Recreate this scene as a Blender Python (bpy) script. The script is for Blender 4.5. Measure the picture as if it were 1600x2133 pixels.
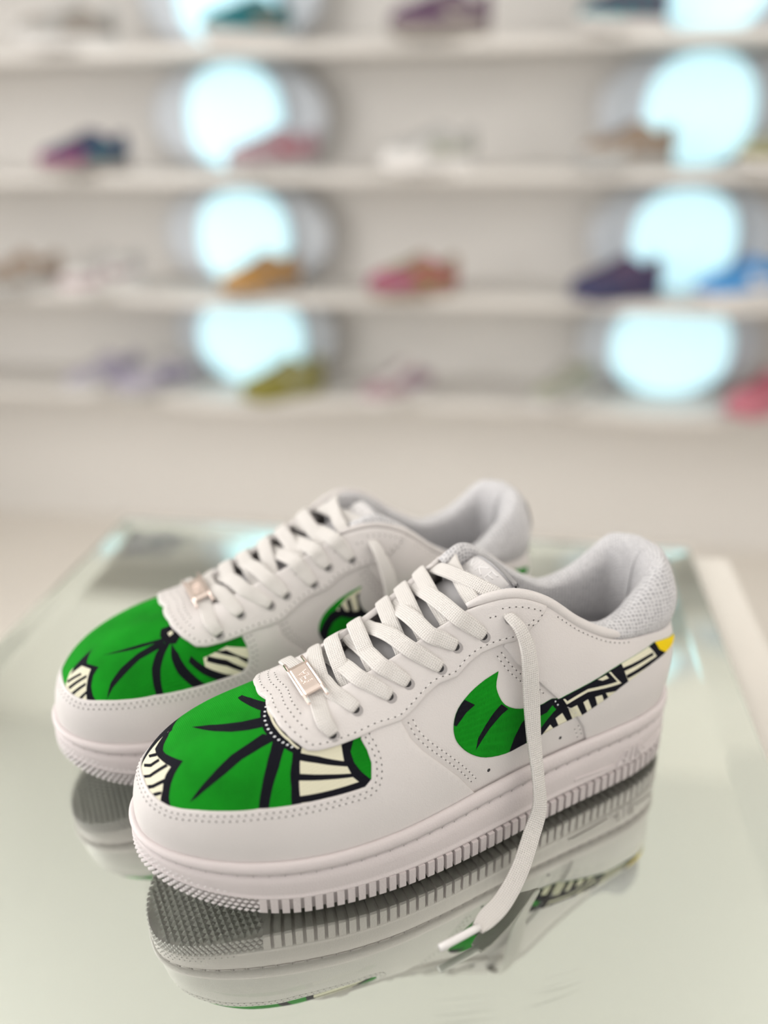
import bpy, math, random, json
import numpy as np
from mathutils import Vector, Matrix
from mathutils.geometry import delaunay_2d_cdt

for o in list(bpy.data.objects): bpy.data.objects.remove(o)
SC = bpy.context.scene
COL = SC.collection
random.seed(4); RNG = np.random.RandomState(4)

# ------------------------------------------------------------------ camera (phone held low over the plinth)
PITCH, ROLL, CAM_H = 0.419973, 0.014236, 0.32544
cam = bpy.data.cameras.new('camera'); cam_o = bpy.data.objects.new('camera', cam); COL.objects.link(cam_o)
cam.sensor_fit = 'VERTICAL'; cam.sensor_height = 36.0; cam.lens = 1790.53 / 2133 * 36
_r = Vector((1, 0, 0)); _f = Vector((0, math.cos(PITCH), -math.sin(PITCH))); _d = Vector((0, -math.sin(PITCH), -math.cos(PITCH)))
_r2 = _r * math.cos(ROLL) + _d * math.sin(ROLL); _d2 = _d * math.cos(ROLL) - _r * math.sin(ROLL)
M = Matrix((( _r2.x, -_d2.x, -_f.x, 0), (_r2.y, -_d2.y, -_f.y, 0), (_r2.z, -_d2.z, -_f.z, CAM_H), (0, 0, 0, 1)))
cam_o.matrix_world = M
cam.clip_start = 0.01
cam.dof.use_dof = True; cam.dof.focus_distance = 0.409; cam.dof.aperture_fstop = 1.95
SC.camera = cam_o

# ------------------------------------------------------------------ world, daylight, exposure
AZ = 0.1594644                                            # the room is turned a little against the camera
EU = Vector((math.cos(AZ), -math.sin(AZ), 0)); EV = Vector((math.sin(AZ), math.cos(AZ), 0))
def room(u, v, z=0.0): return EU * u + EV * v + Vector((0, 0, z))
w = bpy.data.worlds.new('world'); SC.world = w; w.use_nodes = True
w.node_tree.nodes['Background'].inputs[0].default_value = (1.0, 0.985, 0.97, 1)
w.node_tree.nodes['Background'].inputs[1].default_value = 0.95
def area(name, loc, direction, sx, sy, power, col):
    l = bpy.data.lights.new(name, 'AREA'); l.shape = 'RECTANGLE'; l.size = sx; l.size_y = sy; l.energy = power; l.color = col
    o = bpy.data.objects.new(name, l); COL.objects.link(o); o.location = loc
    o.rotation_euler = Vector(direction).to_track_quat('-Z', 'Y').to_euler()
    return o
area('window_daylight', room(-2.3, 0.2, 0.75), EU + Vector((0, 0, -0.1)), 1.8, 2.6, 66, (1.0, 0.985, 0.975))
area('ceiling_fill_right', room(1.9, 0.6, 1.25), Vector((0, 0, 1)) - EU * 0.8, 2.6, 0.3, 27, (1.0, 0.975, 0.95))  # added fill without a fixture, brightens the ceiling reflected in the mirror
area('ceiling_fill_left', room(-2.2, 0.9, 1.72), Vector((0, 0, 1)) + EU * 3.0, 2.6, 0.2, 8, (1.0, 0.975, 0.95))  # second added fill, washes across the ceiling from the left
SC.view_settings.view_transform = 'Standard'; SC.view_settings.look = 'None'
SC.view_settings.gamma = 1.0; SC.view_settings.use_curve_mapping = False
SC.view_settings.exposure = 0.03

# ---------------------------------------------------------------- shoe surface (mm, left shoe: x heel->toe, +y lateral, z up)
def pchip(xk, yk):
    xk=np.asarray(xk,float); yk=np.asarray(yk,float)
    if yk.ndim==1: yk=yk[:,None]; sq=True
    else: sq=False
    h=np.diff(xk)[:,None]; d=np.diff(yk,axis=0)/h
    m=np.zeros_like(yk); m[0]=d[0]; m[-1]=d[-1]
    m[1:-1]=(d[:-1]*h[1:]+d[1:]*h[:-1])/(h[1:]+h[:-1])
    def f(x):
        x=np.asarray(x,float); i=np.clip(np.searchsorted(xk,x)-1,0,len(xk)-2)
        hh=(xk[i+1]-xk[i])[...,None]; u=((np.clip(x,xk[0],xk[-1])-xk[i]))[...,None]/hh
        r=(2*u**3-3*u**2+1)*yk[i]+(u**3-2*u**2+u)*hh*m[i]+(-2*u**3+3*u**2)*yk[i+1]+(u**3-u**2)*hh*m[i+1]
        return r[...,0] if sq else r
    return f
OUT_LAT=[(297.5,-8),(296,4),(289.5,15.5),(279,25.5),(264,35),(244,43.8),(220,50.5),(192,54.3),(165,54.6),(140,52.8),(112,49.8),(84,47.5),(58,45.6),(36,42.8),(18,36.5),(6.5,26),(0.5,13),(-1,0)]
OUT_MED=[(297.5,-8),(295.5,-20),(289,-31),(277,-40.5),(260,-46.5),(238,-49),(212,-48.5),(185,-46),(158,-43.5),(130,-42),(105,-41.5),(80,-41.5),(56,-41),(36,-39),(18,-33.5),(6.5,-23.5),(0.5,-12),(-1,0)]
TOPIN=None
def _side(pts):
    pts=np.array(pts,float)
    # closed-ish tangent: mirror ends so tangents are vertical in y at toe/heel
    p=pts; L=np.r_[0,np.cumsum(np.hypot(*np.diff(p,axis=0).T))]
    ext=np.vstack([[p[1,0],2*p[0,1]-p[1,1]],p,[p[-2,0],2*p[-1,1]-p[-2,1]]])
    Le=np.r_[-L[1],L,L[-1]+L[-1]-L[-2]]
    f=pchip(Le,ext)
    uu=np.linspace(0,L[-1],1200); q=f(uu); l=np.r_[0,np.cumsum(np.hypot(*np.diff(q,axis=0).T))]
    tot=l[-1]
    def g(s): # s in 0..1
        return f(np.interp(np.asarray(s,float)*tot,l,uu))
    return g,tot
LAT,LLAT=_side(OUT_LAT); MED,LMED=_side(OUT_MED)
def outline(s):
    """s in [-1,1]; + lateral, 0 toe, +-1 heel -> xy, outward normal"""
    s=np.asarray(s,float); e=1e-3; neg=s<0
    a=np.clip(np.abs(s),0,1)
    def pos(a,neg): return np.where(neg[...,None],MED(a),LAT(a))
    p=pos(a,neg)
    t=pos(np.clip(a+e,0,1),neg)-pos(np.clip(a-e,0,1),neg)
    n=np.stack([-t[...,1],t[...,0]],-1); n=np.where(neg[...,None],n,-n)
    n/= np.linalg.norm(n,axis=-1,keepdims=True)+1e-12
    # exact ends
    n=np.where((a<1e-6)[...,None],np.array([1.,0.]),n); n=np.where((a>1-1e-6)[...,None],np.array([-1.,0.]),n)
    return p,n
zt_f=pchip([0,40,80,115,145,170,200,235,265,285,300],[37.5,37,36.6,35.4,33.8,32.2,31,30.6,32.2,34.4,36.5])
topin_f=pchip([-5,35,84,112,140,165,192,220,250,300],[0.5,1.4,3.6,4.6,5.2,4.4,2.8,1.6,1,0.8])
def zb(x):
    x=np.asarray(x,float)
    return 18.5*np.clip((x-230)/66,0,None)**2+3.0*np.clip((26-x)/23,0,None)**2
def sigma_of_x(x,neg=False):
    a=np.linspace(0,1,2001); X=(MED if neg else LAT)(a)[:,0]
    return np.interp(-x,-X,a)
# keys: base x, top edge T, P1 offset from B, P2 offset from T
KEYS=[
 (297.5,(213,-2,84.2),(3,0,37),(44,0,-1)),
 (292,(213,2.5,84.2),(2.5,1.5,38),(43,7,-1)),
 (279,(211.5,7,84),(2,3,33),(37,15,-2)),
 (262,(208,10.5,84.3),(1,2.5,28),(27,20,-5)),
 (240,(200,12.5,87.8),(0,0,26),(17,21,-11)),
 (213,(187,13.5,93.5),(0,-1,26),(8,20,-17)),
 (184,(167,14.5,101.5),(0,-2,28),(4,19,-23)),
 (158,(147,16,111),(0,-2,30),(3,17,-28)),
 (136,(130,19,118.2),(0,-1.5,31),(2,14.5,-30)),
 (118,(113,24,120.5),(0,-1,31),(1,11,-29)),
 (102,(98,27.5,114.5),(0,0,28),(0,9.5,-27)),
 (82,(78,30,98),(0,0.5,24),(0,8.5,-22)),
 (60,(57,31.5,85.5),(0,1,20),(0,8,-18)),
 (38,(36,30.5,80.5),(-0.5,1,18),(-1,7,-16)),
 (18,(13.5,26.8,79),(-1.5,1.5,17),(-3.5,4,-16)),
 (6,(3.5,14,79),(-2.5,1,17),(-5,2,-16)),
 (-1,(0.5,0,79),(-3,0,17),(-5.5,0,-16)),
]
MEDT=pchip([-5,40,80,113,147,187,200,208,211.5,213,215],[0,-1,-2,-5,-6,-5.5,-5,-3.8,-3.5,-3.5,-3.5])
def _mk(neg):
    sk=[sigma_of_x(k[0],neg) for k in KEYS]; sk[0]=0.; sk[-1]=1.
    sg=np.array([1,-1 if neg else 1,1.])
    V=np.array([np.r_[np.array(k[1])*sg+(np.array([0,(float(MEDT(k[1][0])) if k[0]<297 else -4.),0]) if neg else 0),np.array(k[2])*sg,np.array(k[3])*sg] for k in KEYS],float)
    return pchip(sk,V)
KL,KM=_mk(False),_mk(True)
UP_IN=3.2
def bez(s):
    s=np.asarray(s,float); a=np.clip(np.abs(s),0,1); neg=s<0
    k=np.where(neg[...,None],KM(a),KL(a))
    p,n=outline(s); b=p-n*(UP_IN+topin_f(p[...,0]))[...,None]
    B=np.concatenate([b,(zt_f(b[...,0])-1.5)[...,None]],-1)
    T=k[...,0:3].copy(); P1=B+k[...,3:6]; P2=T+k[...,6:9]
    return B,P1,P2,T
def S(s,t):
    s,t=np.broadcast_arrays(np.asarray(s,float),np.asarray(t,float))
    B,P1,P2,T=bez(s); t=t[...,None]; u=1-t
    return u**3*B+3*u*u*t*P1+3*u*t*t*P2+t**3*T
def Sn(s,t,e=2e-3):
    s,t=np.broadcast_arrays(np.asarray(s,float),np.asarray(t,float))
    ds=S(np.clip(s+e,-1,1),t)-S(np.clip(s-e,-1,1),t)
    tt=np.clip(t,0.004,0.996)
    dt=S(s,tt+e)-S(s,tt-e)
    n=np.cross(ds,dt); n/=np.linalg.norm(n,axis=-1,keepdims=True)+1e-12
    return n
def So(s,t,o):
    return S(s,t)+Sn(s,t)*np.asarray(o,float)[...,None]
# midsole wall: ring at level (inset d, height fraction 0..1 between zb and zt)
def wall(s,d,fz):
    s=np.asarray(s,float); d=np.asarray(d,float)+0*s; fz=np.asarray(fz,float)+0*s
    p,n=outline(s); b=p-n*(d+topin_f(p[...,0])*np.clip(fz,0,1))[...,None]
    z0=zb(p[...,0]); z1=zt_f(p[...,0])
    return np.concatenate([b,(z0+(z1-z0)*fz)[...,None]],-1)

TR = json.loads('''
{"NEAR": [["cream", [[-0.0488, 0.4508], [-0.0398, 0.362], [-0.0319, 0.2595], [-0.0123, 0.2158], [0.0226, 0.2119], [0.0541, 0.2178], [0.0687, 0.2283], [0.0474, 0.3338], [0.0378, 0.4039], [0.0128, 0.3883], [-0.0116, 0.3708], [-0.0288, 0.3646], [-0.0454, 0.4327]]], ["black", [[-0.0461, 0.4588], [-0.0334, 0.449], [-0.0194, 0.4205], [-0.0081, 0.4116], [0.0037, 0.4192], [0.0223, 0.4383], [0.0479, 0.4616], [0.0506, 0.428], [0.0543, 0.3872], [0.0592, 0.3435], [0.0646, 0.3025], [0.0679, 0.2772], [0.0758, 0.2394], [0.0591, 0.2277], [0.0571, 0.2426], [0.0528, 0.2918], [0.0457, 0.3304], [0.041, 0.3618], [0.0378, 0.4039], [0.0128, 0.3883], [-0.0116, 0.3708], [-0.0288, 0.3646], [-0.0485, 0.424]]], ["black", [[-0.0317, 0.3127], [-0.0162, 0.3732], [-0.0082, 0.3709], [-0.0217, 0.3218]]], ["black", [[-0.0248, 0.2726], [-0.0071, 0.3229], [-0.0002, 0.3776], [0.0072, 0.3766], [0.0005, 0.3202], [-0.0182, 0.271]]], ["black", [[-0.0078, 0.2457], [0.0086, 0.294], [0.0235, 0.3957], [0.0326, 0.397], [0.0158, 0.2913], [-0.0015, 0.2442]]], ["black", [[0.0137, 0.2384], [0.0298, 0.2797], [0.0446, 0.3449], [0.0487, 0.3263], [0.0361, 0.2712], [0.0225, 0.2344]]], ["black", [[0.0377, 0.24], [0.0459, 0.2668], [0.0526, 0.2837], [0.0545, 0.2693], [0.0483, 0.2483], [0.0421, 0.2326]]], ["black", [[-0.0631, 0.7697], [-0.0709, 0.7858], [-0.0427, 0.8209], [0.0095, 0.861], [0.0611, 0.8405], [0.0397, 0.8261], [0.0025, 0.8068], [-0.0321, 0.7891]]], ["black", [[-0.0201, 0.5677], [0.0026, 0.6382], [0.0277, 0.6935], [0.0503, 0.7462], [0.0711, 0.8136], [0.0977, 0.7813], [0.0808, 0.7295], [0.0612, 0.6847], [0.033, 0.6422], [0.0017, 0.6002]]], ["black", [[0.0963, 0.3048], [0.0972, 0.3486], [0.0993, 0.4767], [0.0998, 0.5986], [0.1052, 0.6758], [0.1096, 0.7483], [0.1236, 0.7515], [0.1401, 0.7307], [0.131, 0.6836], [0.1196, 0.5989], [0.1149, 0.5078], [0.1078, 0.4191], [0.1013, 0.3429]]], ["black", [[0.1375, 0.7355], [0.1686, 0.7078], [0.1818, 0.5928], [0.1881, 0.4996], [0.1996, 0.3398], [0.1855, 0.3418], [0.1732, 0.48], [0.1613, 0.5884], [0.1489, 0.6773]]], ["black", [[-0.1654, 0.7953], [-0.0902, 0.8713], [-0.0412, 0.8751], [0.0057, 0.8611], [0.0387, 0.8344], [0.0664, 0.8085], [0.0943, 0.7767], [0.113, 0.7555], [0.1405, 0.7296], [0.1694, 0.7003], [0.1919, 0.6704], [0.2108, 0.6452], [0.2305, 0.6333], [0.2164, 0.703], [0.1533, 0.8456], [0.0561, 0.9232], [-0.1374, 0.906]]], ["cream", [[0.0196, 0.8675], [0.0252, 0.8717], [0.0837, 0.8412], [0.1261, 0.8025], [0.1663, 0.7556], [0.2074, 0.6837], [0.2042, 0.6791], [0.1664, 0.7426], [0.1261, 0.7898], [0.0846, 0.8301]]], ["black", [[0.1994, 0.6985], [0.3035, 0.6718], [0.3015, 0.5957], [0.3113, 0.5253], [0.3257, 0.4578], [0.348, 0.3712], [0.3384, 0.3284], [0.294, 0.3227], [0.2458, 0.3238], [0.2316, 0.3325], [0.2182, 0.465], [0.2059, 0.5527], [0.1973, 0.6274], [0.1891, 0.6813]]], ["cream", [[0.2031, 0.6968], [0.2358, 0.6817], [0.2808, 0.6575], [0.2928, 0.5542], [0.2426, 0.6268], [0.2067, 0.6663]]], ["cream", [[0.2123, 0.6207], [0.2475, 0.5833], [0.3007, 0.5158], [0.309, 0.4686], [0.2693, 0.5054], [0.223, 0.5418]]], ["cream", [[0.2263, 0.5013], [0.2718, 0.4731], [0.3129, 0.4438], [0.3237, 0.4041], [0.2845, 0.4051], [0.2369, 0.4081]]], ["cream", [[0.2429, 0.3659], [0.2923, 0.3579], [0.3307, 0.3621], [0.3384, 0.3284], [0.2945, 0.3117], [0.2451, 0.335]]]], "SW": [["black", [[0.4899, 0.6034], [0.5167, 0.5145], [0.5009, 0.498], [0.4831, 0.4527], [0.4729, 0.482], [0.4768, 0.5511]]], ["black", [[0.56, 0.4492], [0.5709, 0.4037], [0.5598, 0.3873], [0.5403, 0.3407], [0.5267, 0.2944], [0.5159, 0.2533], [0.5201, 0.3177], [0.5338, 0.3744], [0.5472, 0.4201]]], ["black", [[0.57, 0.1081], [0.5815, 0.2143], [0.5929, 0.2873], [0.6082, 0.3411], [0.6236, 0.3837], [0.6475, 0.4274], [0.653, 0.3463], [0.6247, 0.307], [0.6117, 0.2551], [0.6047, 0.1757], [0.599, 0.115]]], ["black", [[0.6153, 0.1295], [0.6239, 0.2106], [0.6376, 0.2768], [0.6506, 0.3367], [0.6432, 0.4345], [0.6563, 0.4519], [0.7651, 0.7907], [0.775, 0.6038], [0.7856, 0.4984], [0.7369, 0.3111], [0.6959, 0.2023], [0.6623, 0.1526]]], ["cream", [[0.6296, 0.1705], [0.6426, 0.2308], [0.6503, 0.1867]]], ["cream", [[0.6511, 0.2689], [0.6624, 0.3012], [0.6747, 0.212], [0.6607, 0.1815]]], ["cream", [[0.6719, 0.3383], [0.6843, 0.3653], [0.6995, 0.2339], [0.6854, 0.2076]]], ["cream", [[0.6952, 0.3857], [0.7034, 0.4093], [0.7161, 0.2719], [0.7087, 0.2511]]], ["cream", [[0.7163, 0.4285], [0.7287, 0.4438], [0.7373, 0.3321], [0.7255, 0.2921]]], ["cream", [[0.7357, 0.4613], [0.7572, 0.4659], [0.7458, 0.3664]]], ["cream", [[0.6585, 0.4164], [0.6618, 0.4201], [0.6664, 0.4013], [0.7018, 0.5045], [0.7568, 0.5726], [0.7394, 0.6764], [0.7432, 0.6821], [0.7647, 0.548], [0.7022, 0.4777], [0.666, 0.375]]], ["cream", [[0.7186, 0.5964], [0.7339, 0.6453], [0.7395, 0.6161], [0.7277, 0.5896]]], ["cream", [[0.7624, 0.8067], [0.824, 0.9057], [0.8305, 0.8772], [0.8374, 0.7338], [0.8472, 0.6257], [0.7838, 0.4836], [0.775, 0.6038]]], ["black", [[0.7614, 0.7097], [0.8307, 0.7971], [0.8321, 0.7588], [0.7642, 0.6706]]], ["black", [[0.7739, 0.6278], [0.8374, 0.7338], [0.842, 0.6849], [0.777, 0.5837]]], ["black", [[0.8235, 0.8903], [0.8392, 0.9422], [0.8417, 0.8118], [0.8594, 0.7118], [0.8452, 0.632], [0.8326, 0.7987]]], ["yellow", [[0.836, 0.9213], [0.8521, 0.9969], [0.8795, 0.9763], [0.8819, 0.8154], [0.865, 0.6803], [0.8434, 0.8016]]], ["green", [[0.6163, 0.2187], [0.6253, 0.2711], [0.6443, 0.3672], [0.6507, 0.3332], [0.6335, 0.2737], [0.6237, 0.2172]]]], "FAR": [["cream", [[-0.0254, 0.4538], [-0.018, 0.3218], [-0.0274, 0.2528], [-0.0584, 0.2077], [-0.095, 0.1986], [-0.0898, 0.2586], [-0.0787, 0.3082], [-0.0684, 0.3731], [-0.0637, 0.4146], [-0.0387, 0.4047]]], ["black", [[-0.0199, 0.4938], [-0.0421, 0.4321], [-0.0465, 0.4238], [-0.0733, 0.4458], [-0.0754, 0.3924], [-0.0829, 0.3358], [-0.0931, 0.2909], [-0.1148, 0.2367], [-0.0881, 0.2358], [-0.0772, 0.3058], [-0.0677, 0.3719], [-0.0626, 0.4127], [-0.0383, 0.3967], [-0.0248, 0.3113], [-0.0193, 0.3606]]], ["black", [[-0.0242, 0.2752], [-0.0482, 0.3654], [-0.0536, 0.3597], [-0.0317, 0.2706]]], ["black", [[-0.037, 0.2541], [-0.063, 0.375], [-0.0663, 0.3625], [-0.0451, 0.2531]]], ["black", [[-0.0501, 0.2341], [-0.0701, 0.3373], [-0.073, 0.3232], [-0.0565, 0.2311]]], ["black", [[-0.0673, 0.2197], [-0.0788, 0.3017], [-0.0813, 0.2856], [-0.0734, 0.2166]]], ["black", [[-0.1338, 0.7398], [-0.1354, 0.717], [-0.0989, 0.6079], [-0.0606, 0.5032], [-0.0798, 0.573], [-0.1045, 0.6626]]], ["black", [[-0.1309, 0.7261], [-0.1479, 0.6942], [-0.127, 0.5757], [-0.1214, 0.4594], [-0.117, 0.3749], [-0.1169, 0.2944], [-0.1091, 0.3962], [-0.109, 0.495], [-0.1147, 0.6046]]], ["black", [[-0.1402, 0.697], [-0.1543, 0.7129], [-0.1605, 0.6395], [-0.172, 0.5396], [-0.1926, 0.4057], [-0.2187, 0.2446], [-0.2064, 0.2554], [-0.1789, 0.41], [-0.1566, 0.5358], [-0.1445, 0.6314]]], ["black", [[-0.1564, 0.7137], [-0.1872, 0.6403], [-0.2166, 0.5381], [-0.2559, 0.4086], [-0.3099, 0.235], [-0.3189, 0.1836], [-0.2915, 0.2445], [-0.2478, 0.3666], [-0.2097, 0.4911], [-0.1785, 0.6122]]], ["cream", [[-0.245, 0.5771], [-0.2869, 0.6164], [-0.3386, 0.5403], [-0.3515, 0.3582], [-0.3486, 0.2972], [-0.3059, 0.383], [-0.2589, 0.4889]]], ["black", [[-0.2158, 0.6125], [-0.2627, 0.4893], [-0.3056, 0.3882], [-0.352, 0.3077], [-0.3548, 0.2358], [-0.3098, 0.3165], [-0.2592, 0.4461], [-0.2185, 0.5664]]], ["black", [[-0.2522, 0.5857], [-0.2967, 0.5081], [-0.3498, 0.3529], [-0.3492, 0.3259], [-0.3008, 0.4561], [-0.255, 0.544]]], ["black", [[-0.2624, 0.6058], [-0.3172, 0.499], [-0.3474, 0.398], [-0.3448, 0.4429], [-0.2897, 0.5872]]], ["black", [[-0.1041, 0.7799], [-0.1234, 0.8606], [-0.1627, 0.7786], [-0.167, 0.7089], [-0.146, 0.7008], [-0.1214, 0.7372]]], ["cream", [[-0.1286, 0.7684], [-0.1305, 0.7918], [-0.1407, 0.7773], [-0.1399, 0.7522]]]], "FSW": [["black", [[-0.4768, 0.3688], [-0.4854, 0.4683], [-0.4965, 0.5234], [-0.5108, 0.5358], [-0.543, 0.5146], [-0.599, 0.4778], [-0.6013, 0.3624], [-0.5446, 0.4079], [-0.5215, 0.4588], [-0.5078, 0.4438], [-0.4996, 0.3894], [-0.4969, 0.2938]]], ["cream", [[-0.5109, 0.5283], [-0.5306, 0.5947], [-0.5629, 0.6348], [-0.5968, 0.6076], [-0.599, 0.474], [-0.5481, 0.4623]]], ["black", [[-0.5146, 0.5369], [-0.5209, 0.5558], [-0.5301, 0.49], [-0.5227, 0.4941]]], ["black", [[-0.5299, 0.5707], [-0.5361, 0.5831], [-0.5446, 0.4679], [-0.5375, 0.4714]]], ["black", [[-0.5474, 0.5873], [-0.5541, 0.5912], [-0.5628, 0.4474], [-0.5552, 0.4476]]], ["black", [[-0.5672, 0.6116], [-0.5756, 0.602], [-0.5843, 0.4374], [-0.5774, 0.4364]]]], "DOTS": [[-0.0146, 0.8717], [0.0376, 0.8524], [0.0571, 0.8371], [0.0714, 0.8215], [0.0851, 0.8059], [0.0976, 0.7925], [0.1095, 0.7784], [0.1219, 0.7659], [0.1348, 0.7531], [0.1472, 0.7418], [0.1588, 0.7315], [0.1704, 0.7208], [0.1822, 0.708]], "SWDOTS": [[0.6488, 0.393], [0.6534, 0.3674]], "cap": [[-0.0287, 0.3681], [-0.0283, 0.3235], [-0.019, 0.2833], [-0.0007, 0.2554], [0.0217, 0.2419], [0.0432, 0.2425], [0.0574, 0.239], [0.0725, 0.2417], [0.0899, 0.2588], [0.1114, 0.2876], [0.1444, 0.3215], [0.1855, 0.3562], [0.2293, 0.3606], [0.2432, 0.3636], [0.2787, 0.3651], [0.3133, 0.3623], [0.3347, 0.3613], [0.3432, 0.3929], [0.34, 0.4885], [0.3301, 0.5701], [0.3163, 0.6474]], "eyestay": [[-0.1303, 0.8604], [0.0018, 0.8704], [0.0952, 0.8353], [0.1488, 0.7834], [0.1906, 0.7239], [0.2172, 0.6727], [0.2383, 0.6589], [0.2716, 0.6576], [0.314, 0.6606], [0.3475, 0.6668], [0.3851, 0.6511], [0.4072, 0.6786], [0.4339, 0.7208], [0.4535, 0.7351], [0.4866, 0.7179], [0.5073, 0.7493], [0.5309, 0.7709], [0.5614, 0.7746], [0.5824, 0.7734], [0.6014, 0.8193], [0.6219, 0.8989], [0.6332, 0.9675]], "capr": [[0.3869, 0.638], [0.4019, 0.5301], [0.4224, 0.4303], [0.4563, 0.2866], [0.4827, 0.166], [0.5034, 0.0525], [0.5183, -0.0487]], "heel": [[0.5666, 0.7578], [0.5851, 0.6442], [0.6224, 0.5161], [0.6518, 0.4133], [0.6843, 0.2895], [0.7035, 0.141], [0.7142, -0.0376]], "eyelet": [[0.2537, 0.7432], [0.2951, 0.8389], [0.3628, 0.8218], [0.3964, 0.8421], [0.456, 0.8206], [0.4878, 0.878], [0.5373, 0.8607], [0.5759, 0.9131]], "hole": [[0.5391, 0.0863], [0.6644, 0.0968]], "swoosh": [[0.5574, 0.6357], [0.5367, 0.6225], [0.5095, 0.5922], [0.487, 0.5437], [0.4787, 0.4726], [0.481, 0.3891], [0.4926, 0.3113], [0.51, 0.2382], [0.5331, 0.178], [0.5673, 0.1399], [0.5969, 0.1461], [0.6271, 0.1703], [0.6609, 0.2117], [0.6945, 0.2576], [0.7353, 0.3822], [0.7792, 0.5453], [0.8438, 0.698], [0.89, 0.835], [0.8425, 0.9019], [0.8228, 0.8641], [0.7627, 0.7559], [0.7073, 0.5642], [0.6567, 0.4236], [0.6427, 0.4114], [0.6206, 0.3728], [0.5913, 0.3767], [0.5724, 0.412], [0.5603, 0.4671], [0.5533, 0.5438], [0.5537, 0.5858]], "AIR": {"l1": [[0.685, 0.42], [0.689, 0.44], [0.763, 0.38]], "A1": [[0.766, 0.32], [0.785, 0.56]], "A2": [[0.785, 0.56], [0.789, 0.53], [0.784, 0.35]], "A3": [[0.777, 0.44], [0.786, 0.41]], "I": [[0.796, 0.34], [0.802, 0.57]], "R1": [[0.808, 0.28], [0.811, 0.54]], "R2": [[0.811, 0.54], [0.82, 0.55], [0.822, 0.5], [0.809, 0.46]], "R3": [[0.812, 0.45], [0.819, 0.35]], "l2": [[0.826, 0.42], [0.875, 0.49]]}, "notch": [[0.6, 0.0]]}''')

# ------------------------------------------------------------------ materials
def nt(name):
    m = bpy.data.materials.new(name); m.use_nodes = True; n = m.node_tree
    return m, n.nodes, n.links, n.nodes['Principled BSDF']
def mat(name, col, rough=0.5, metal=0.0, bump=None, vary=0.0, coord='Object', spec=0.5, sheen=0.0, sss=0.0):
    """bump = (kind, scale, strength, distance)"""
    m, N, L, b = nt(name)
    b.inputs['Base Color'].default_value = (*col, 1); b.inputs['Roughness'].default_value = rough
    b.inputs['Metallic'].default_value = metal; b.inputs['Specular IOR Level'].default_value = spec
    if sheen: b.inputs['Sheen Weight'].default_value = sheen
    if bump or vary:
        tc = N.new('ShaderNodeTexCoord')
    if vary:
        t = N.new('ShaderNodeTexNoise'); t.inputs['Scale'].default_value = 38; t.inputs['Detail'].default_value = 3
        L.new(tc.outputs['Object'], t.inputs['Vector'])
        r = N.new('ShaderNodeMapRange'); r.inputs[1].default_value = .3; r.inputs[2].default_value = .7
        r.inputs[3].default_value = 1 - vary; r.inputs[4].default_value = 1.0
        L.new(t.outputs['Fac'], r.inputs[0])
        mx = N.new('ShaderNodeMix'); mx.data_type = 'RGBA'; mx.blend_type = 'MULTIPLY'; mx.inputs[0].default_value = 1
        mx.inputs[6].default_value = (*col, 1); L.new(r.outputs[0], mx.inputs[7]); L.new(mx.outputs[2], b.inputs['Base Color'])
    if bump:
        kind, sc, st, dist = bump
        if kind == 'noise':
            t = N.new('ShaderNodeTexNoise'); t.inputs['Scale'].default_value = sc; t.inputs['Detail'].default_value = 2; out = t.outputs['Fac']
        elif kind == 'cell':
            t = N.new('ShaderNodeTexVoronoi'); t.inputs['Scale'].default_value = sc; t.feature = 'SMOOTH_F1'; out = t.outputs['Distance']
        if kind in ('noise', 'cell'):
            L.new(tc.outputs[coord], t.inputs['Vector'])
        if kind == 'weave':
            w1 = N.new('ShaderNodeTexWave'); w2 = N.new('ShaderNodeTexWave')
            for ww, d in ((w1, 'X'), (w2, 'Y')):
                ww.bands_direction = d; ww.inputs['Scale'].default_value = sc; ww.inputs['Distortion'].default_value = .6
                ww.inputs['Detail'].default_value = 1; ww.inputs['Detail Scale'].default_value = 2; L.new(tc.outputs['UV' if coord != 'Object' else 'Object'], ww.inputs['Vector'])
            a = N.new('ShaderNodeMath'); a.operation = 'MAXIMUM'; L.new(w1.outputs['Fac'], a.inputs[0]); L.new(w2.outputs['Fac'], a.inputs[1]); out = a.outputs[0]
        bp = N.new('ShaderNodeBump'); bp.inputs['Strength'].default_value = st; bp.inputs['Distance'].default_value = dist
        L.new(out, bp.inputs['Height']); L.new(bp.outputs['Normal'], b.inputs['Normal'])
    return m
def mesh_mat(name, col, hole, cell):
    """knitted spacer mesh: rows of tiny round holes, coordinates in mm from the UV map"""
    m, N, L, b = nt(name)
    tc = N.new('ShaderNodeTexCoord'); v = N.new('ShaderNodeTexVoronoi'); v.inputs['Scale'].default_value = 1 / cell; v.inputs['Randomness'].default_value = .25
    L.new(tc.outputs['UV'], v.inputs['Vector'])
    r = N.new('ShaderNodeMapRange'); r.inputs[1].default_value = .12; r.inputs[2].default_value = .42; L.new(v.outputs['Distance'], r.inputs[0])
    mx = N.new('ShaderNodeMix'); mx.data_type = 'RGBA'; mx.inputs[6].default_value = (*hole, 1); mx.inputs[7].default_value = (*col, 1)
    L.new(r.outputs[0], mx.inputs[0]); L.new(mx.outputs[2], b.inputs['Base Color'])
    bp = N.new('ShaderNodeBump'); bp.inputs['Strength'].default_value = .7; bp.inputs['Distance'].default_value = .0006
    L.new(r.outputs[0], bp.inputs['Height']); L.new(bp.outputs['Normal'], b.inputs['Normal']); b.inputs['Roughness'].default_value = .75
    return m
def emit(name, col, s):
    m, N, L, b = nt(name); b.inputs['Base Color'].default_value = (*col, 1); b.inputs['Emission Color'].default_value = (*col, 1); b.inputs['Emission Strength'].default_value = s
    return m
LEATHER = mat('white_leather', (.675, .638, .622), .46, bump=('cell', 1700, .6, .0002), vary=.03)
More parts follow.
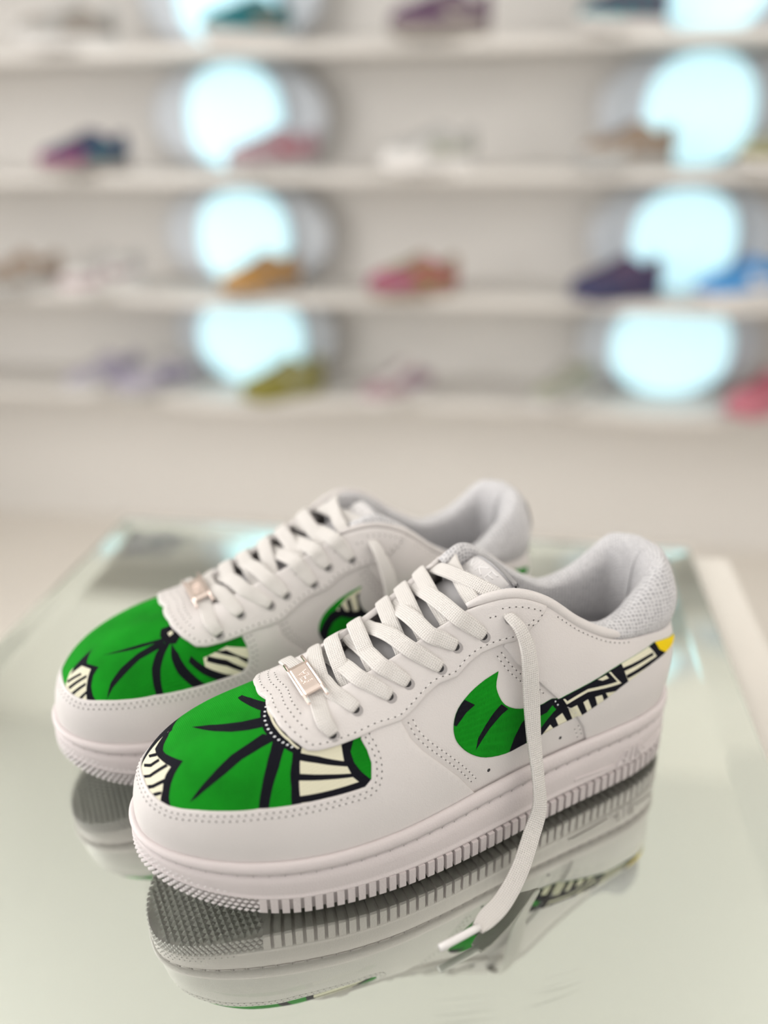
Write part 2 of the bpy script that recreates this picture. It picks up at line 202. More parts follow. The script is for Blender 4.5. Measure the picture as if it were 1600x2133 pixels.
RUBBER = mat('white_rubber', (.675, .612, .608), .5, bump=('noise', 1300, .6, .0003), vary=.03)
TREADM = mat('tread_rubber', (.66, .62, .61), .6, bump=('noise', 700, .5, .0005))
GRIPM = mat('toe_grip_rubber', (.66, .62, .615), .55)
GREEN = mat('green_cotton', (.006, .295, .012), .85, bump=('weave', 400, .55, .0004), vary=.35, spec=.12)
BLACK = mat('black_cotton', (.007, .007, .012), .85, bump=('weave', 400, .5, .0004), spec=.12)
CREAM = mat('cream_cotton', (.76, .73, .56), .8, bump=('weave', 400, .5, .0004), spec=.2)
YELLOW = mat('yellow_cotton', (.86, .62, .005), .7, bump=('weave', 400, .5, .0004), spec=.2)
DOTW = mat('white_print', (.8, .82, .84), .8, spec=.2)
LACE = mat('white_cotton_lace', (.82, .785, .745), .9, bump=('weave', .30, .8, .0004), spec=.15, coord='UV')
def _lace_tint():
    n = LACE.node_tree; N, L = n.nodes, n.links; b = N['Principled BSDF']; mx = N.new('ShaderNodeMix'); mx.data_type = 'RGBA'
    src = [l.from_socket for l in L if l.to_node.type == 'BUMP' and l.to_socket.name == 'Height'][0]
    mx.inputs[6].default_value = (.62, .59, .56, 1); mx.inputs[7].default_value = (.74, .71, .68, 1); L.new(src, mx.inputs[0]); L.new(mx.outputs[2], b.inputs['Base Color'])
_lace_tint()
LINING = mesh_mat('spacer_mesh', (.64, .63, .64), (.30, .30, .32), 2.1)
LINIRIM = LEATHER
TONGUEM = mat('tongue_fabric', (.5, .49, .5), .8, bump=('noise', 1200, .4, .0004))
LABELM = mat('label_satin', (.64, .62, .62), .35)
LABELT = mat('label_thread', (.86, .84, .84), .25)
INSOLEM = mat('insole_foam', (.45, .45, .47), .9)
HOLE = mat('needle_hole', (.12, .11, .105), .8)
GROOVE = mat('sole_stitch_hole', (.42, .385, .37), .8)  # grey of the small stitch holes in the sole groove
EYEG = mat('eyelet_wall', (.36, .34, .335), .7)
EYEB = mat('eyelet_dark', (.035, .033, .035), .9)
THREAD = mat('white_thread', (.83, .80, .78), .7)
METAL = mat('champagne_metal', (.86, .74, .68), .16, metal=1.0, bump=('noise', 300, .05, .0002))
AGLET = mat('clear_plastic_tip', (.80, .775, .765), .25)
PRINT = {'green': GREEN, 'black': BLACK, 'cream': CREAM, 'yellow': YELLOW, 'dot': DOTW}
PIDX = {'green': 0, 'black': 1, 'cream': 2, 'yellow': 3, 'dot': 4}
PMATS = [GREEN, BLACK, CREAM, YELLOW, DOTW]

# ------------------------------------------------------------------ object helpers
def tag(o, label=None, cat=None, group=None, kind=None):
    if label: o['label'] = label
    if cat: o['category'] = cat
    if group: o['group'] = group
    if kind: o['kind'] = kind
    return o
def empty(name, loc, rz=0.0):
    o = bpy.data.objects.new(name, None); COL.objects.link(o); o.location = loc; o.rotation_euler = (0, 0, rz); o.empty_display_size = .05
    return o
def raw(name, V, F, mats, parent=None, uv=None, midx=None, smooth=True):
    me = bpy.data.meshes.new(name); me.from_pydata([tuple(v) for v in np.asarray(V, float)], [], [tuple(int(i) for i in f) for f in F]); 
    for m in (mats if isinstance(mats, (list, tuple)) else [mats]): me.materials.append(m)
    if smooth: me.polygons.foreach_set('use_smooth', [True] * len(me.polygons))
    if midx is not None: me.polygons.foreach_set('material_index', [int(i) for i in midx])
    if uv is not None:
        l = me.uv_layers.new(name='UVMap'); vi = np.zeros(len(me.loops), int); me.loops.foreach_get('vertex_index', vi)
        l.data.foreach_set('uv', np.asarray(uv, float)[vi].ravel())
    me.update()
    o = bpy.data.objects.new(name, me); COL.objects.link(o)
    if parent: o.parent = parent
    return o
class Ctx: pass
CX = Ctx(); CX.mir = False; CX.parent = None
def part(name, V, F, mats, parent=None, **k):
    """shoe part: mm in the left-shoe frame, mirrored for a right shoe"""
    V = np.array(V, float) * .001
    if CX.mir:
        V[:, 1] *= -1; F = [tuple(reversed(f)) for f in F]
    return raw(name, V, F, mats, parent or CX.parent, **k)
def grid(Pg, cu=False, cv=False):
    nu, nv = Pg.shape[:2]; F = []
    for i in range(nu if cu else nu - 1):
        for j in range(nv if cv else nv - 1):
            a, b = i, (i + 1) % nu; c, d = j, (j + 1) % nv
            F.append((a * nv + c, b * nv + c, b * nv + d, a * nv + d))
    return Pg.reshape(-1, 3), F
class MB:
    def __init__(s): s.V = []; s.F = []; s.M = []
    def add(s, V, F, m=0):
        o = len(s.V); s.V += [tuple(v) for v in V]; s.F += [tuple(i + o for i in f) for f in F]; s.M += [m] * len(F)
def inpoly(q, poly):
    x, y = q[:, 0], q[:, 1]; c = np.zeros(len(q), bool); n = len(poly)
    for i in range(n):
        x0, y0 = poly[i]; x1, y1 = poly[(i + 1) % n]
        if y0 == y1: continue
        k = ((y0 > y) != (y1 > y)) & (x < (x1 - x0) * (y - y0) / (y1 - y0) + x0); c ^= k
    return c
def polydist(q, poly, closed=True):
    d = np.full(len(q), 1e9); n = len(poly)
    for i in range(n if closed else n - 1):
        a = poly[i]; b = poly[(i + 1) % n]; ab = b - a; t = np.clip(((q - a) @ ab) / (ab @ ab + 1e-12), 0, 1)
        d = np.minimum(d, np.hypot(*(q - a - t[:, None] * ab).T))
    return d
def resample(p, step, closed=True):
    p = np.asarray(p, float); q = np.vstack([p, p[:1]]) if closed else p; out = []
    for a, b in zip(q[:-1], q[1:]):
        n = max(1, int(math.ceil(np.hypot(*(b - a)) / step)))
        out += [a + (b - a) * i / n for i in range(n)]
    if not closed: out.append(q[-1])
    return np.array(out)
def smooth_line(p, n=6):
    """Catmull-Rom through an open line"""
    p = np.asarray(p, float); e = np.vstack([2 * p[0] - p[1], p, 2 * p[-1] - p[-2]]); o = []
    for i in range(1, len(e) - 2):
        for k in range(n):
            t = k / n; a, b, c, d = e[i - 1:i + 3]
            o.append(.5 * (2 * b + (c - a) * t + (2 * a - 5 * b + 4 * c - d) * t * t + (3 * b - a - 3 * c + d) * t ** 3))
    o.append(p[-1]); return np.array(o)
DS = np.array([345., 78.])           # (s, t) -> roughly mm
def panel(name, poly, off, mats, prints=(), dots=(), base='green', step=2.0, gstep=2.6, edge=.5, skirt=-.6, offfn=None, lip=.82):
    poly = resample(np.array(poly, float) * DS, step); loops = [poly]
    for c, p in prints: loops.append(resample(np.array(p, float) * DS, 1.6))
    dd = []
    for (a, b, r) in dots:
        th = np.arange(10) * math.tau / 10; rs = r / np.linalg.norm((S(a + 1e-3, b) - S(a - 1e-3, b)) / 2e-3); rt = r / np.linalg.norm((S(a, b + 1e-3) - S(a, b - 1e-3)) / 2e-3); dd.append(np.stack([(a + rs * np.cos(th)) * DS[0], (b + rt * np.sin(th)) * DS[1]], -1)); loops.append(dd[-1])
    lo, hi = poly.min(0), poly.max(0)
    gx, gy = np.meshgrid(np.arange(lo[0], hi[0], gstep), np.arange(lo[1], hi[1], gstep)); g = np.stack([gx.ravel(), gy.ravel()], -1)
    g += RNG.uniform(-.2, .2, g.shape) * gstep
    g = g[inpoly(g, poly)]; g = g[polydist(g, poly) > edge * 1.5]
    # ring just inside the edge, so the edge rounds over
    ctr = np.roll(poly, -1, 0) - np.roll(poly, 1, 0); nn = np.stack([-ctr[:, 1], ctr[:, 0]], -1); nn /= np.linalg.norm(nn, axis=1, keepdims=True) + 1e-9
    ring = np.vstack([poly + nn * edge, poly - nn * edge]); ring = ring[inpoly(ring, poly)]; ring = ring[polydist(ring, poly) > edge * .8]
    pts = []; ed = []
    for L_ in loops:
        o = len(pts); pts += L_.tolist(); ed += [(o + i, o + (i + 1) % len(L_)) for i in range(len(L_))]
    pts += ring.tolist() + g.tolist()
    vc, ve, vf, *_ = delaunay_2d_cdt([Vector(p) for p in pts], ed, [], 0, 1e-4)
    q = np.array([tuple(v) for v in vc]); tri = np.array([f for f in vf if len(f) == 3])
    cen = q[tri].mean(1); k = inpoly(cen, poly); tri, cen = tri[k], cen[k]
    used = np.unique(tri); mp = np.full(len(q), -1); mp[used] = np.arange(len(used)); q = q[used]; tri = mp[tri]
    d = polydist(q, poly); sm = np.clip(d / edge, 0, 1); sm = sm * sm * (3 - 2 * sm)
    st = q / DS; o = offfn(st) if offfn else np.full(len(q), float(off))
    V = So(np.clip(st[:, 0], -1, 1), st[:, 1], o * (lip + (1 - lip) * sm))
    # skirt down from the rim
    cnt = {}
    for f in tri:
        for a, b in ((f[0], f[1]), (f[1], f[2]), (f[2], f[0])):
            cnt[(a, b)] = cnt.get((a, b), 0) + 1
    rim = [(a, b) for (a, b) in cnt if (b, a) not in cnt]
    rv = sorted({a for e in rim for a in e}); low = {a: len(V) + i for i, a in enumerate(rv)}
    V2 = So(np.clip(st[rv, 0], -1, 1), st[rv, 1], np.full(len(rv), skirt))
    # orientation
    a, b, c = V[tri[:, 0]], V[tri[:, 1]], V[tri[:, 2]]; nrm = np.cross(b - a, c - a); ref = Sn(np.clip(cen[:, 0] / DS[0], -1, 1), cen[:, 1] / DS[1])
    flip = (nrm * ref).sum(-1).mean() < 0
    T_ = tri[:, ::-1] if flip else tri
    F = [tuple(f) for f in T_]; mi = np.full(len(F), PIDX.get(base, 0))
    for (c_, p), L_ in zip(prints, loops[1:]): mi[inpoly(cen, L_)] = PIDX[c_]
    for L_ in dd: mi[inpoly(cen, L_)] = PIDX['dot']
    mi = list(mi)
    for (a, b) in rim:
        F.append((b, a, low[a], low[b]) if not flip else (a, b, low[b], low[a])); mi.append(PIDX.get(base, 0))
    V = np.vstack([V, V2]); uv = np.vstack([st * DS, st[rv] * DS])
    if len(mats) == 1: mi = [0] * len(F)
    return part(name, V, F, mats, uv=uv, midx=mi)
def offs(line, d):
    """shift a line on the shoe surface sideways by d mm (left of its direction seen from outside)"""
    line = np.asarray(line, float); s, t = np.clip(line[:, 0], -.998, .998), line[:, 1]
    p = S(s, t); tg = np.gradient(p, axis=0); tg /= np.linalg.norm(tg, axis=1, keepdims=True) + 1e-9; n = Sn(s, t)
    dr = np.cross(n, tg) * d; e = 1e-3
    ds = (S(s + e, t) - S(s - e, t)) / (2 * e); dt = (S(s, t + e) - S(s, t - e)) / (2 * e); o = []
    for i in range(len(s)):
        A = np.stack([ds[i], dt[i]], 1); x = np.linalg.lstsq(A, dr[i], rcond=None)[0]; o.append((s[i] + x[0], t[i] + x[1]))
    return np.array(o)
def stitch(mb, line, off, spacing=3.0, r=.36, thread=True):
    line = smooth_line(line, 8); p = So(np.clip(line[:, 0], -1, 1), line[:, 1], np.full(len(line), off)); n = Sn(np.clip(line[:, 0], -1, 1), line[:, 1])
    L_ = np.r_[0, np.cumsum(np.linalg.norm(np.diff(p, axis=0), axis=1))]
    if L_[-1] < spacing: return
    u = np.arange(spacing * .5, L_[-1], spacing)
    f = lambda a: np.stack([np.interp(u, L_, a[:, k]) for k in range(3)], -1)
    P_, N_ = f(p), f(n); Tn = np.gradient(P_, axis=0) if len(u) > 1 else np.array([[1, 0, 0.]])
    for i in range(len(u)):
        nn = N_[i] / np.linalg.norm(N_[i]); t = Tn[i] - nn * (Tn[i] @ nn); t /= np.linalg.norm(t) + 1e-9; b = np.cross(nn, t)
        th = np.arange(7) * math.tau / 7
        V = [P_[i] + (t * math.cos(a) * r * 1.25 + b * math.sin(a) * r) + nn * .02 for a in th] + [P_[i] + nn * .12]
        mb.add(V, [(k, (k + 1) % 7, 7) for k in range(7)], 0)
        if thread and i + 1 < len(u):
            q0 = P_[i] + t * r * 1.3; q1 = P_[i + 1] - t * r * 1.3; m_ = (q0 + q1) / 2; h = .3
            V = [q0, q1, m_ + b * h + nn * .05, m_ - b * h + nn * .05, m_ + nn * .33]
            mb.add(V, [(0, 3, 4), (3, 1, 4), (1, 2, 4), (2, 0, 4)], 1)
def disc(mb, s, t, off, r, m=0, n=14, sh=(0, 0), dome=.05):
    p = So(s, t, off); nn = Sn(s, t); e = S(s + 1e-3, t) - S(s, t); e /= np.linalg.norm(e); b = np.cross(nn, e); c = p + e * sh[0] + b * sh[1]
    V = [c + (e * math.cos(a) + b * math.sin(a)) * r for a in np.arange(n) * math.tau / n] + [c + nn * dome]
    mb.add(V, [(k, (k + 1) % n, n) for k in range(n)], m)
def crline(P_, n=8): return smooth_line(P_, n)
def ribbon(name, P_, U_, W_, th, matl, parent=None, label=None):
    """flat woven band along P_ (mm) with face direction U_, half widths W_"""
    P_, U_, W_ = crline(P_, 7), crline(U_, 7), crline(np.asarray(W_, float)[:, None], 7)[:, 0]
    T = np.gradient(P_, axis=0); T /= np.linalg.norm(T, axis=1, keepdims=True) + 1e-9
    sd = np.cross(T, U_); sd /= np.linalg.norm(sd, axis=1, keepdims=True) + 1e-9; up = np.cross(sd, T)
    a = np.arange(14) * math.tau / 14; cx = np.sign(np.cos(a)) * np.abs(np.cos(a)) ** .55; cy = np.sign(np.sin(a)) * np.abs(np.sin(a)) ** .45
    G = P_[:, None, :] + sd[:, None, :] * (W_[:, None] * cx)[..., None] + up[:, None, :] * (th * cy - .25 * th * cx ** 2)[None, :, None]
    V, F = grid(G, cv=True); n = len(P_); k = 14
    F += [tuple(range(k - 1, -1, -1)), tuple((n - 1) * k + i for i in range(k))]
    L_ = np.r_[0, np.cumsum(np.linalg.norm(np.diff(P_, axis=0), axis=1))]
    uv = np.stack([np.repeat(L_, k), (np.repeat(W_, k) * np.tile(cx, n))], -1)
    o = part(name, V, [tuple(reversed(f)) for f in F], matl, parent, uv=uv)
    if label: o['label'] = label
    return o
def tube(mb, P_, r, k=6, m=0, caps=True):
    P_ = np.asarray(P_, float); T = np.gradient(P_, axis=0); T /= np.linalg.norm(T, axis=1, keepdims=True) + 1e-9
    ref = np.array([0, 0, 1.]) if abs(T[0][2]) < .9 else np.array([1., 0, 0]); a = np.arange(k) * math.tau / k; V = []
    for p, t in zip(P_, T):
        s = np.cross(t, ref); s /= np.linalg.norm(s); b = np.cross(s, t); V += [p + (s * math.cos(x) + b * math.sin(x)) * r for x in a]
    n = len(P_); F = [(i * k + j, i * k + (j + 1) % k, (i + 1) * k + (j + 1) % k, (i + 1) * k + j) for i in range(n - 1) for j in range(k)]
    if caps: F += [tuple(range(k - 1, -1, -1)), tuple((n - 1) * k + j for j in range(k))]
    mb.add(V, F, m)

# ------------------------------------------------------------------ shoe geometry shared by all sneakers
def mirp(p): return [(-a, b) for a, b in p]
CAP_IN = [(0, .256)] + [tuple(x) for x in TR['cap'] if x[0] > .04]            # lateral half, toe centre -> eyestay
CAP_R = [tuple(x) for x in TR['capr']]
EY_OUT = [(0, .868)] + [tuple(x) for x in TR['eyestay'] if x[0] > .02]
HEEL_F = [tuple(x) for x in TR['heel']]
EYELETS = [tuple(x) for x in TR['eyelet']]
def cap_poly():
    half = [(0.0, CAP_IN[0][1])] + CAP_IN[1:] + [(.318, .73), (.378, .72)] + CAP_R[:-1] + [(.518, -.03)]
    bot = [(s, -.03) for s in np.linspace(.50, -.50, 90)]
    return half + bot + mirp(half[::-1])[:-1]
def eye_poly():
    e = [(a, min(b, .985)) for a, b in EY_OUT]; top = [(s, .999) for s in np.linspace(.636, 0.0, 60)]
    return e + top + mirp(top[::-1])[1:] + mirp(e[::-1])[:-1]
def heel_poly(sg):
    p = [(.572, .80)] + HEEL_F[:-1] + [(.714, -.03)] + [(s, -.03) for s in np.linspace(.73, .9995, 40)] + [(.9995, .999)] + [(s, .999) for s in np.linspace(.99, .60, 60)]
    return [(a * sg, b) for a, b in p]
def heel_sd(st):
    """signed distance (mm) behind the heel panel's front edge"""
    l = smooth_line([(.55, 1.0)] + HEEL_F, 4) * DS; q = np.stack([np.abs(st[:, 0]), st[:, 1]], -1) * DS
    d = polydist(q, l, False); e = np.interp(q[:, 1], l[::-1, 1], l[::-1, 0]); return np.where(q[:, 0] > e, d, -d)
def sw_off(st):
    d = np.clip(heel_sd(st) / 1.2 * .5 + .5, 0, 1); return .45 + 1.45 * d * d * (3 - 2 * d)
def toesig(k=121):
    u = np.linspace(-1, 1, k); return u
WALLP = [(9, .055), (1.5, .05), (1.3, .265), (.2, .285), (-.25, .31), (-.3, .335), (.25, .352), (.1, .40), (0, .55), (.1, .69), (1.5, .726), (1.7, .748), (-.1, .772), (-.8, .83), (-.95, .88), (-.6, .94), (.4, .982), (1.6, .985), (2.7, .955), (3.5, .91), (8, .88)]
def sole_wall(ns=260):
    s = np.linspace(-1, 1, ns + 1)[:-1]
    G = np.stack([wall(s, np.full(ns, d), np.full(ns, f)) for d, f in WALLP], 1)
    return G
CZ = pchip([-5, 3, 14, 25, 36, 45, 57, 78, 98, 113, 126, 140], [117, 116.5, 113.5, 105.5, 97.5, 93.5, 91.5, 102, 117.5, 123.2, 121, 116])
CI = pchip([-5, 14, 36, 57, 98, 140], [9.5, 8, 6.5, 5, 3, 2])
TI = pchip([-5, 14, 36, 57, 98, 140], [20, 18, 15, 12, 8, 5])
BO = pchip([-5, 14, 36, 57, 98, 140], [3.2, 2.6, 1.6, .8, .4, .2])
def collar_prof(s, nv=26):
    T = S(s, 1.0); p, n = outline(np.array(s)); m = np.array([-n[0], -n[1], 0.]); x = T[0]; H = float(CZ(x)) - T[2] + (4.0 * math.exp(-((x - 112) / 17) ** 2) if s < 0 else 0.0); ci, ti, bo = float(CI(x)), float(TI(x)), float(BO(x))
    Z = np.array([0, 0, 1.]); q = [T - Z * 4 + m * .8, T - m * .2, T + Z * (.12 * H + .4) - m * (.5 + bo * .5), T + Z * .42 * H - m * bo, T + Z * .78 * H + m * (.25 * ci - .4 * bo), T + Z * .96 * H + m * .62 * ci, T + Z * H + m * ci,
       T + Z * .93 * H + m * (ci + (ti - ci) * .5), T + Z * .72 * H + m * (ti * .93), T + Z * .3 * H + m * ti, T - Z * 10 + m * (ti + .3)]
    zz = T[2]; q += [T + Z * (62 - zz) + m * (ti - 2), T + Z * (44 - zz) + m * (ti - 1)]
    c = smooth_line(np.array(q), 3); return c
def collar_grid(ns=150):
    ss = np.r_[np.linspace(.545, .999, ns // 2), np.linspace(-.999, -.545, ns // 2)]
    return ss, np.stack([collar_prof(s) for s in ss])
TG_L = np.array([(230, -3, 75, 12), (214, -3, 79.5, 14), (196, -3.3, 84.5, 17), (178, -3.6, 91, 20), (160, -4, 98.5, 22.5), (142, -4.5, 106, 23), (128, -5.2, 112.5, 22.5), (117, -5.8, 117.5, 21), (106.5, -6.2, 122.5, 19.5)], float)
def tongue_xyz(l, w, up=2.6):
    """l along 0..1, w across -1..1 (top face)"""
    f = pchip(np.linspace(0, 1, len(TG_L)), TG_L); c = f(l); e = 1e-3; t = f(np.clip(l + e, 0, 1)) - f(np.clip(l - e, 0, 1)); t = t[..., :3] / np.linalg.norm(t[..., :3], axis=-1, keepdims=True)
    n = np.stack([t[..., 2], 0 * l, -t[..., 0]], -1); n *= np.sign(n[..., 2:3])
    y = np.zeros_like(n); y[..., 1] = 1
    drop = (w ** 2) * (c[..., 3] ** 2) / 62
    return c[..., :3] + y * (w * c[..., 3])[..., None] + n * (up * (1 - np.abs(w) ** 5) - drop)[..., None], n
def tongue_part():
    l = np.linspace(0, 1, 40); w = np.linspace(-1, 1, 21); Lg, Wg = np.meshgrid(l, w, indexing='ij')
    top, _ = tongue_xyz(Lg, Wg, 2.6); bot, _ = tongue_xyz(Lg, Wg[:, ::-1], -2.6)
    G = np.concatenate([top, bot], 1); V, F = grid(G, cv=True); k = G.shape[1]; n = len(l)
    # round the free end
    e, nn = tongue_xyz(np.ones(21), w, 0.0); e = e + np.array([-1.9, 0, 1.6]); o = len(V); V = np.vstack([V, e])
    for j in range(20):
        F.append(((n - 1) * k + j, (n - 1) * k + j + 1, o + j + 1, o + j)); F.append(((n - 1) * k + 41 - j, o + j, o + j + 1, (n - 1) * k + 40 - j))
    return part('tongue', V, [tuple(reversed(f)) for f in F], TONGUEM)

# ------------------------------------------------------------------ room shell
WALLM = mat('beige_plaster', (.80, .775, .74), .8, bump=('noise', 30, .05, .002))
FLOORM = mat('pale_floor', (.80, .755, .69), .45, bump=('noise', 20, .03, .001))
CEILM = mat('white_ceiling', (.88, .875, .86), .9)
SHELFM = mat('white_lacquer', (.68, .655, .62), .5)
PLINTHM = mat('plinth_lacquer', (.74, .70, .64), .4)
def rbox(name, u0, u1, v0, v1, z0, z1, m, parent=None):
    c = [(u0, v0), (u1, v0), (u1, v1), (u0, v1)]; V = [room(u, v, z) for z in (z0, z1) for u, v in c]
    return raw(name, V, [(3, 2, 1, 0), (4, 5, 6, 7), (0, 1, 5, 4), (1, 2, 6, 5), (2, 3, 7, 6), (3, 0, 4, 7)], m, parent, smooth=False)
FZ = -0.93; CEILZ = 1.85; WV = 2.62
tag(rbox('floor', -2.4, 2.2, -2.2, WV + .2, FZ - .1, FZ, FLOORM), kind='structure')
tag(rbox('ceiling', -2.4, 2.2, -2.2, WV + .2, CEILZ, CEILZ + .1, CEILM), kind='structure')
tag(rbox('wall_back', -2.4, 2.2, WV, WV + .2, FZ, CEILZ, WALLM), kind='structure')
tag(rbox('wall_right', 2.1, 2.3, -2.2, WV, FZ, CEILZ, WALLM), kind='structure')
wl = rbox('wall_left', -2.6, -2.4, -2.2, WV, FZ, CEILZ, WALLM); tag(wl, kind='structure')
FRAMEM = mat('window_frame_white', (.8, .79, .77), .4)
for a_, b_, c_, d_ in ((-1.15, -1.09, -.2, 1.7), (1.49, 1.55, -.2, 1.7), (-1.15, 1.55, 1.64, 1.70), (-1.15, 1.55, -.2, -.14)):
    tag(rbox('window_1', -2.4, -2.27, a_, b_, c_, d_, FRAMEM), kind='structure')
# plinth with a bevelled, back-silvered sheet of mirror glass
GU0, GU1, GV0, GV1, GT = -.353, .1505, .175, .683, .0077
pl = empty('mirror_plinth', room((GU0 + GU1) / 2, (GV0 + GV1) / 2, FZ)); tag(pl, 'white display plinth with mirrored glass top under the sneakers', 'plinth')
def child(o, p):
    o.parent = p; o.matrix_parent_inverse = Matrix.Translation(p.location).inverted(); return o
child(rbox('body', GU0 + .004, GU1 + .032, GV0 + .004, GV1 - .004, FZ, -GT - .0012, PLINTHM), pl)
gm, N, L, b = nt('mirror_glass'); b.inputs['Base Color'].default_value = (.965, .985, .96, 1); b.inputs['Transmission Weight'].default_value = 1; b.inputs['Roughness'].default_value = 0; b.inputs['IOR'].default_value = 1.5
sm_, N, L, b = nt('mirror_silvering'); b.inputs['Base Color'].default_value = (.755, .785, .735, 1); b.inputs['Metallic'].default_value = 1; b.inputs['Roughness'].default_value = 0.0
ring = lambda d, z: [room(GU0 + d, GV0 + d, z), room(GU1 - d, GV0 + d, z), room(GU1 - d, GV1 - d, z), room(GU0 + d, GV1 - d, z)]
V = ring(0, -GT) + ring(0, -.0028) + ring(.022, 0.0)
F = [(3, 2, 1, 0), (8, 9, 10, 11)] + [(i + k * 4, (i + 1) % 4 + k * 4, (i + 1) % 4 + k * 4 + 4, i + k * 4 + 4) for k in (0, 1) for i in range(4)]
child(raw('mirror_glass', V, F, [gm, sm_], midx=[1] + [0] * 9, smooth=False), pl)

SEGS = [[(0.01497, 0.23864), (0.02858, 0.2397), (0.04551, 0.24157)], [(0.06134, 0.24765), (0.07185, 0.25016), (0.08249, 0.25361)], [(0.01478, 0.23488), (0.03023, 0.2363), (0.04499, 0.23754)], [(0.05431, 0.24101), (0.06681, 0.2447), (0.08175, 0.25022)]]
SCRATCH = mat('scratch_haze', (.40, .41, .37), .6)
for pts in SEGS:
    q = smooth_line(np.array(pts), 6); t_ = np.gradient(q, axis=0); t_ /= np.linalg.norm(t_, axis=1, keepdims=True); n_ = np.stack([-t_[:, 1], t_[:, 0]], -1); k_ = np.sin(np.linspace(.1, math.pi - .1, len(q)))[:, None] * .00011
    V = [(x, y, 3e-5) for x, y in np.concatenate([q + n_ * k_, q - n_ * k_])]; m_ = len(q)
    child(raw('scratch', V, [(j, j + 1, m_ + j + 1, m_ + j) for j in range(m_ - 1)], SCRATCH, smooth=False), pl)

# ------------------------------------------------------------------ wall shelves
SH_D = 2.45; TIERS = [-.385, -.092, .224, .522, .82, 1.12]
UL, UR = -.80, .425
def bulge(u): return .07 * (math.exp(-((u - UL) / .22) ** 2) + math.exp(-((u - UR) / .22) ** 2))
TN = ['lowest', 'second lowest', 'third from the bottom', 'fourth from the bottom', 'fifth from the bottom', 'topmost']
shelf_names = ['lowest wall shelf', 'second wall shelf from the bottom', 'third wall shelf from the bottom', 'fourth wall shelf from the bottom', 'wall shelf just above the picture, seen only reflected in the mirror', 'highest wall shelf, seen only reflected in the mirror']
for k, z in enumerate(TIERS):
    us = np.linspace(-2.38, 2.08, 120); top = []; V = []
    for u in us:
        f = SH_D - .10 - bulge(u); prof = [(f + .006, z - .030), (f, z - .024), (f, z - .006), (f + .006, z), (WV, z), (WV, z - .030)]
        V.append([tuple(room(u, v, zz)) for v, zz in prof])
    V, F = grid(np.array(V), cv=True); F += [tuple(range(5, -1, -1)), tuple(119 * 6 + i for i in range(6))]
    tag(raw('wall_shelf', V, [tuple(reversed(f)) for f in F], SHELFM, smooth=False), ('long white wavy-fronted %s, blurred in the background' if k < 4 else 'white %s') % shelf_names[k], 'shelf', 'wall shelves')
# glowing round discs standing at the back of the shelves
GLOW = emit('pale_cyan_glow', (.58, .87, .96), .60)
PANELM = mat('pale_blue_acrylic', (.60, .63, .67), .4)
RIMM = mat('frosted_rim', (.70, .74, .80), .3)
def dome(u, v, z, w, h, d, name, m, parent, n=40, flat=.12, inset=0.0):
    pts = []
    for i in range(n):
        a = -math.pi / 2 + math.tau * i / n; x, y = math.cos(a), math.sin(a); pts.append((w * np.sign(x) * abs(x) ** .85, h * np.sign(y) * abs(y) ** .85))
    V = []
    for dd, sc in ((0, 1.0), (-d * .6, 1.0), (-d, .94)):
        V += [tuple(room(u + x * sc, v + dd, z + y * sc)) for x, y in pts]
    F = [(k * n + i, k * n + (i + 1) % n, (k + 1) * n + (i + 1) % n, (k + 1) * n + i) for k in (0, 1) for i in range(n)] + [tuple(range(n - 1, -1, -1)), tuple(2 * n + i for i in range(n))]
    return child(raw(name, V, F, m, smooth=False), parent)
for k, z in enumerate(TIERS):
    for side, u in (('left', UL), ('right', UR)):
        p = empty('light_panel', room(u, SH_D + .06, z)); w_, h_ = (.135, .131) if k else (.165, .131)
        tag(p, 'glowing pale cyan oval panel, %s column, %s' % (side, shelf_names[k].replace('wall shelf', 'shelf') if k < 4 else ('lower' if k == 4 else 'upper') + ' of those seen only in the mirror'), 'light panel', 'glowing panels on the shelves')
        dome(u, SH_D + .10, z + .135, .25, .134, .02, 'backplate', PANELM, p)
        dome(u, SH_D + .08, z + .133, w_ + .012, h_ + .006, .02, 'rim', RIMM, p); dome(u, SH_D + .06, z + .133, w_, h_, .025, 'glow_disc', GLOW, p)


# ------------------------------------------------------------------ the pair of custom sneakers
def tooth_block(s0, s1, z1=9.2, inn=17.0):
    """one outsole lug between s0 and s1"""
    ss = np.linspace(s0, s1, 3); V = []
    for d, zz in ((.22, z1), (.1, 1.0), (.7, 0.0), (inn, 0.0), (inn, 3.4), (2.2, z1)):
        p, n = outline(ss); b = p - n * d; base = zb(p[:, 0]) if d < 2 else zb(b[:, 0])
        V.append(np.concatenate([b, (base + zz)[:, None]], -1))
    G = np.stack(V, 1); Vg, F = grid(G, cv=True); k = 6
    F += [tuple(range(k - 1, -1, -1)), tuple(2 * k + i for i in range(k))]
    return Vg, F
def grip(mb, smax, rows, colstep, fz0, fztop, r):
    """staggered pyramid studs wrapping the wall; fztop(s) is the upper limit"""
    n = int(2 * smax * 350 / colstep)
    for k in range(rows):
        fz = fz0 + k * .084
        for i in range(n + 1):
            s = -smax + 2 * smax * (i + (.5 if k % 2 else 0)) / n
            if abs(s) > smax or fz > fztop(abs(s)): continue
            stud(mb, wall_pt, s, fz, r, colstep)
def wall_pt(s, fz, d=0.0): return wall(np.array(s), np.array(d), np.array(fz))
def stud(mb, fn, s, fz, r, step):
    p, n = outline(np.array(s)); t = np.array([-n[1], n[0], 0.]); N_ = np.array([n[0], n[1], 0.]); c = wall(np.array(s), np.array(.35), np.array(fz)); Z = np.array([0, 0, 1.])
    V = [c + t * r, c + Z * r * .8, c - t * r, c - Z * r * .8, c + N_ * .7 - Z * .2]
    mb.add(V, [(0, 1, 4), (1, 2, 4), (2, 3, 4), (3, 0, 4)])
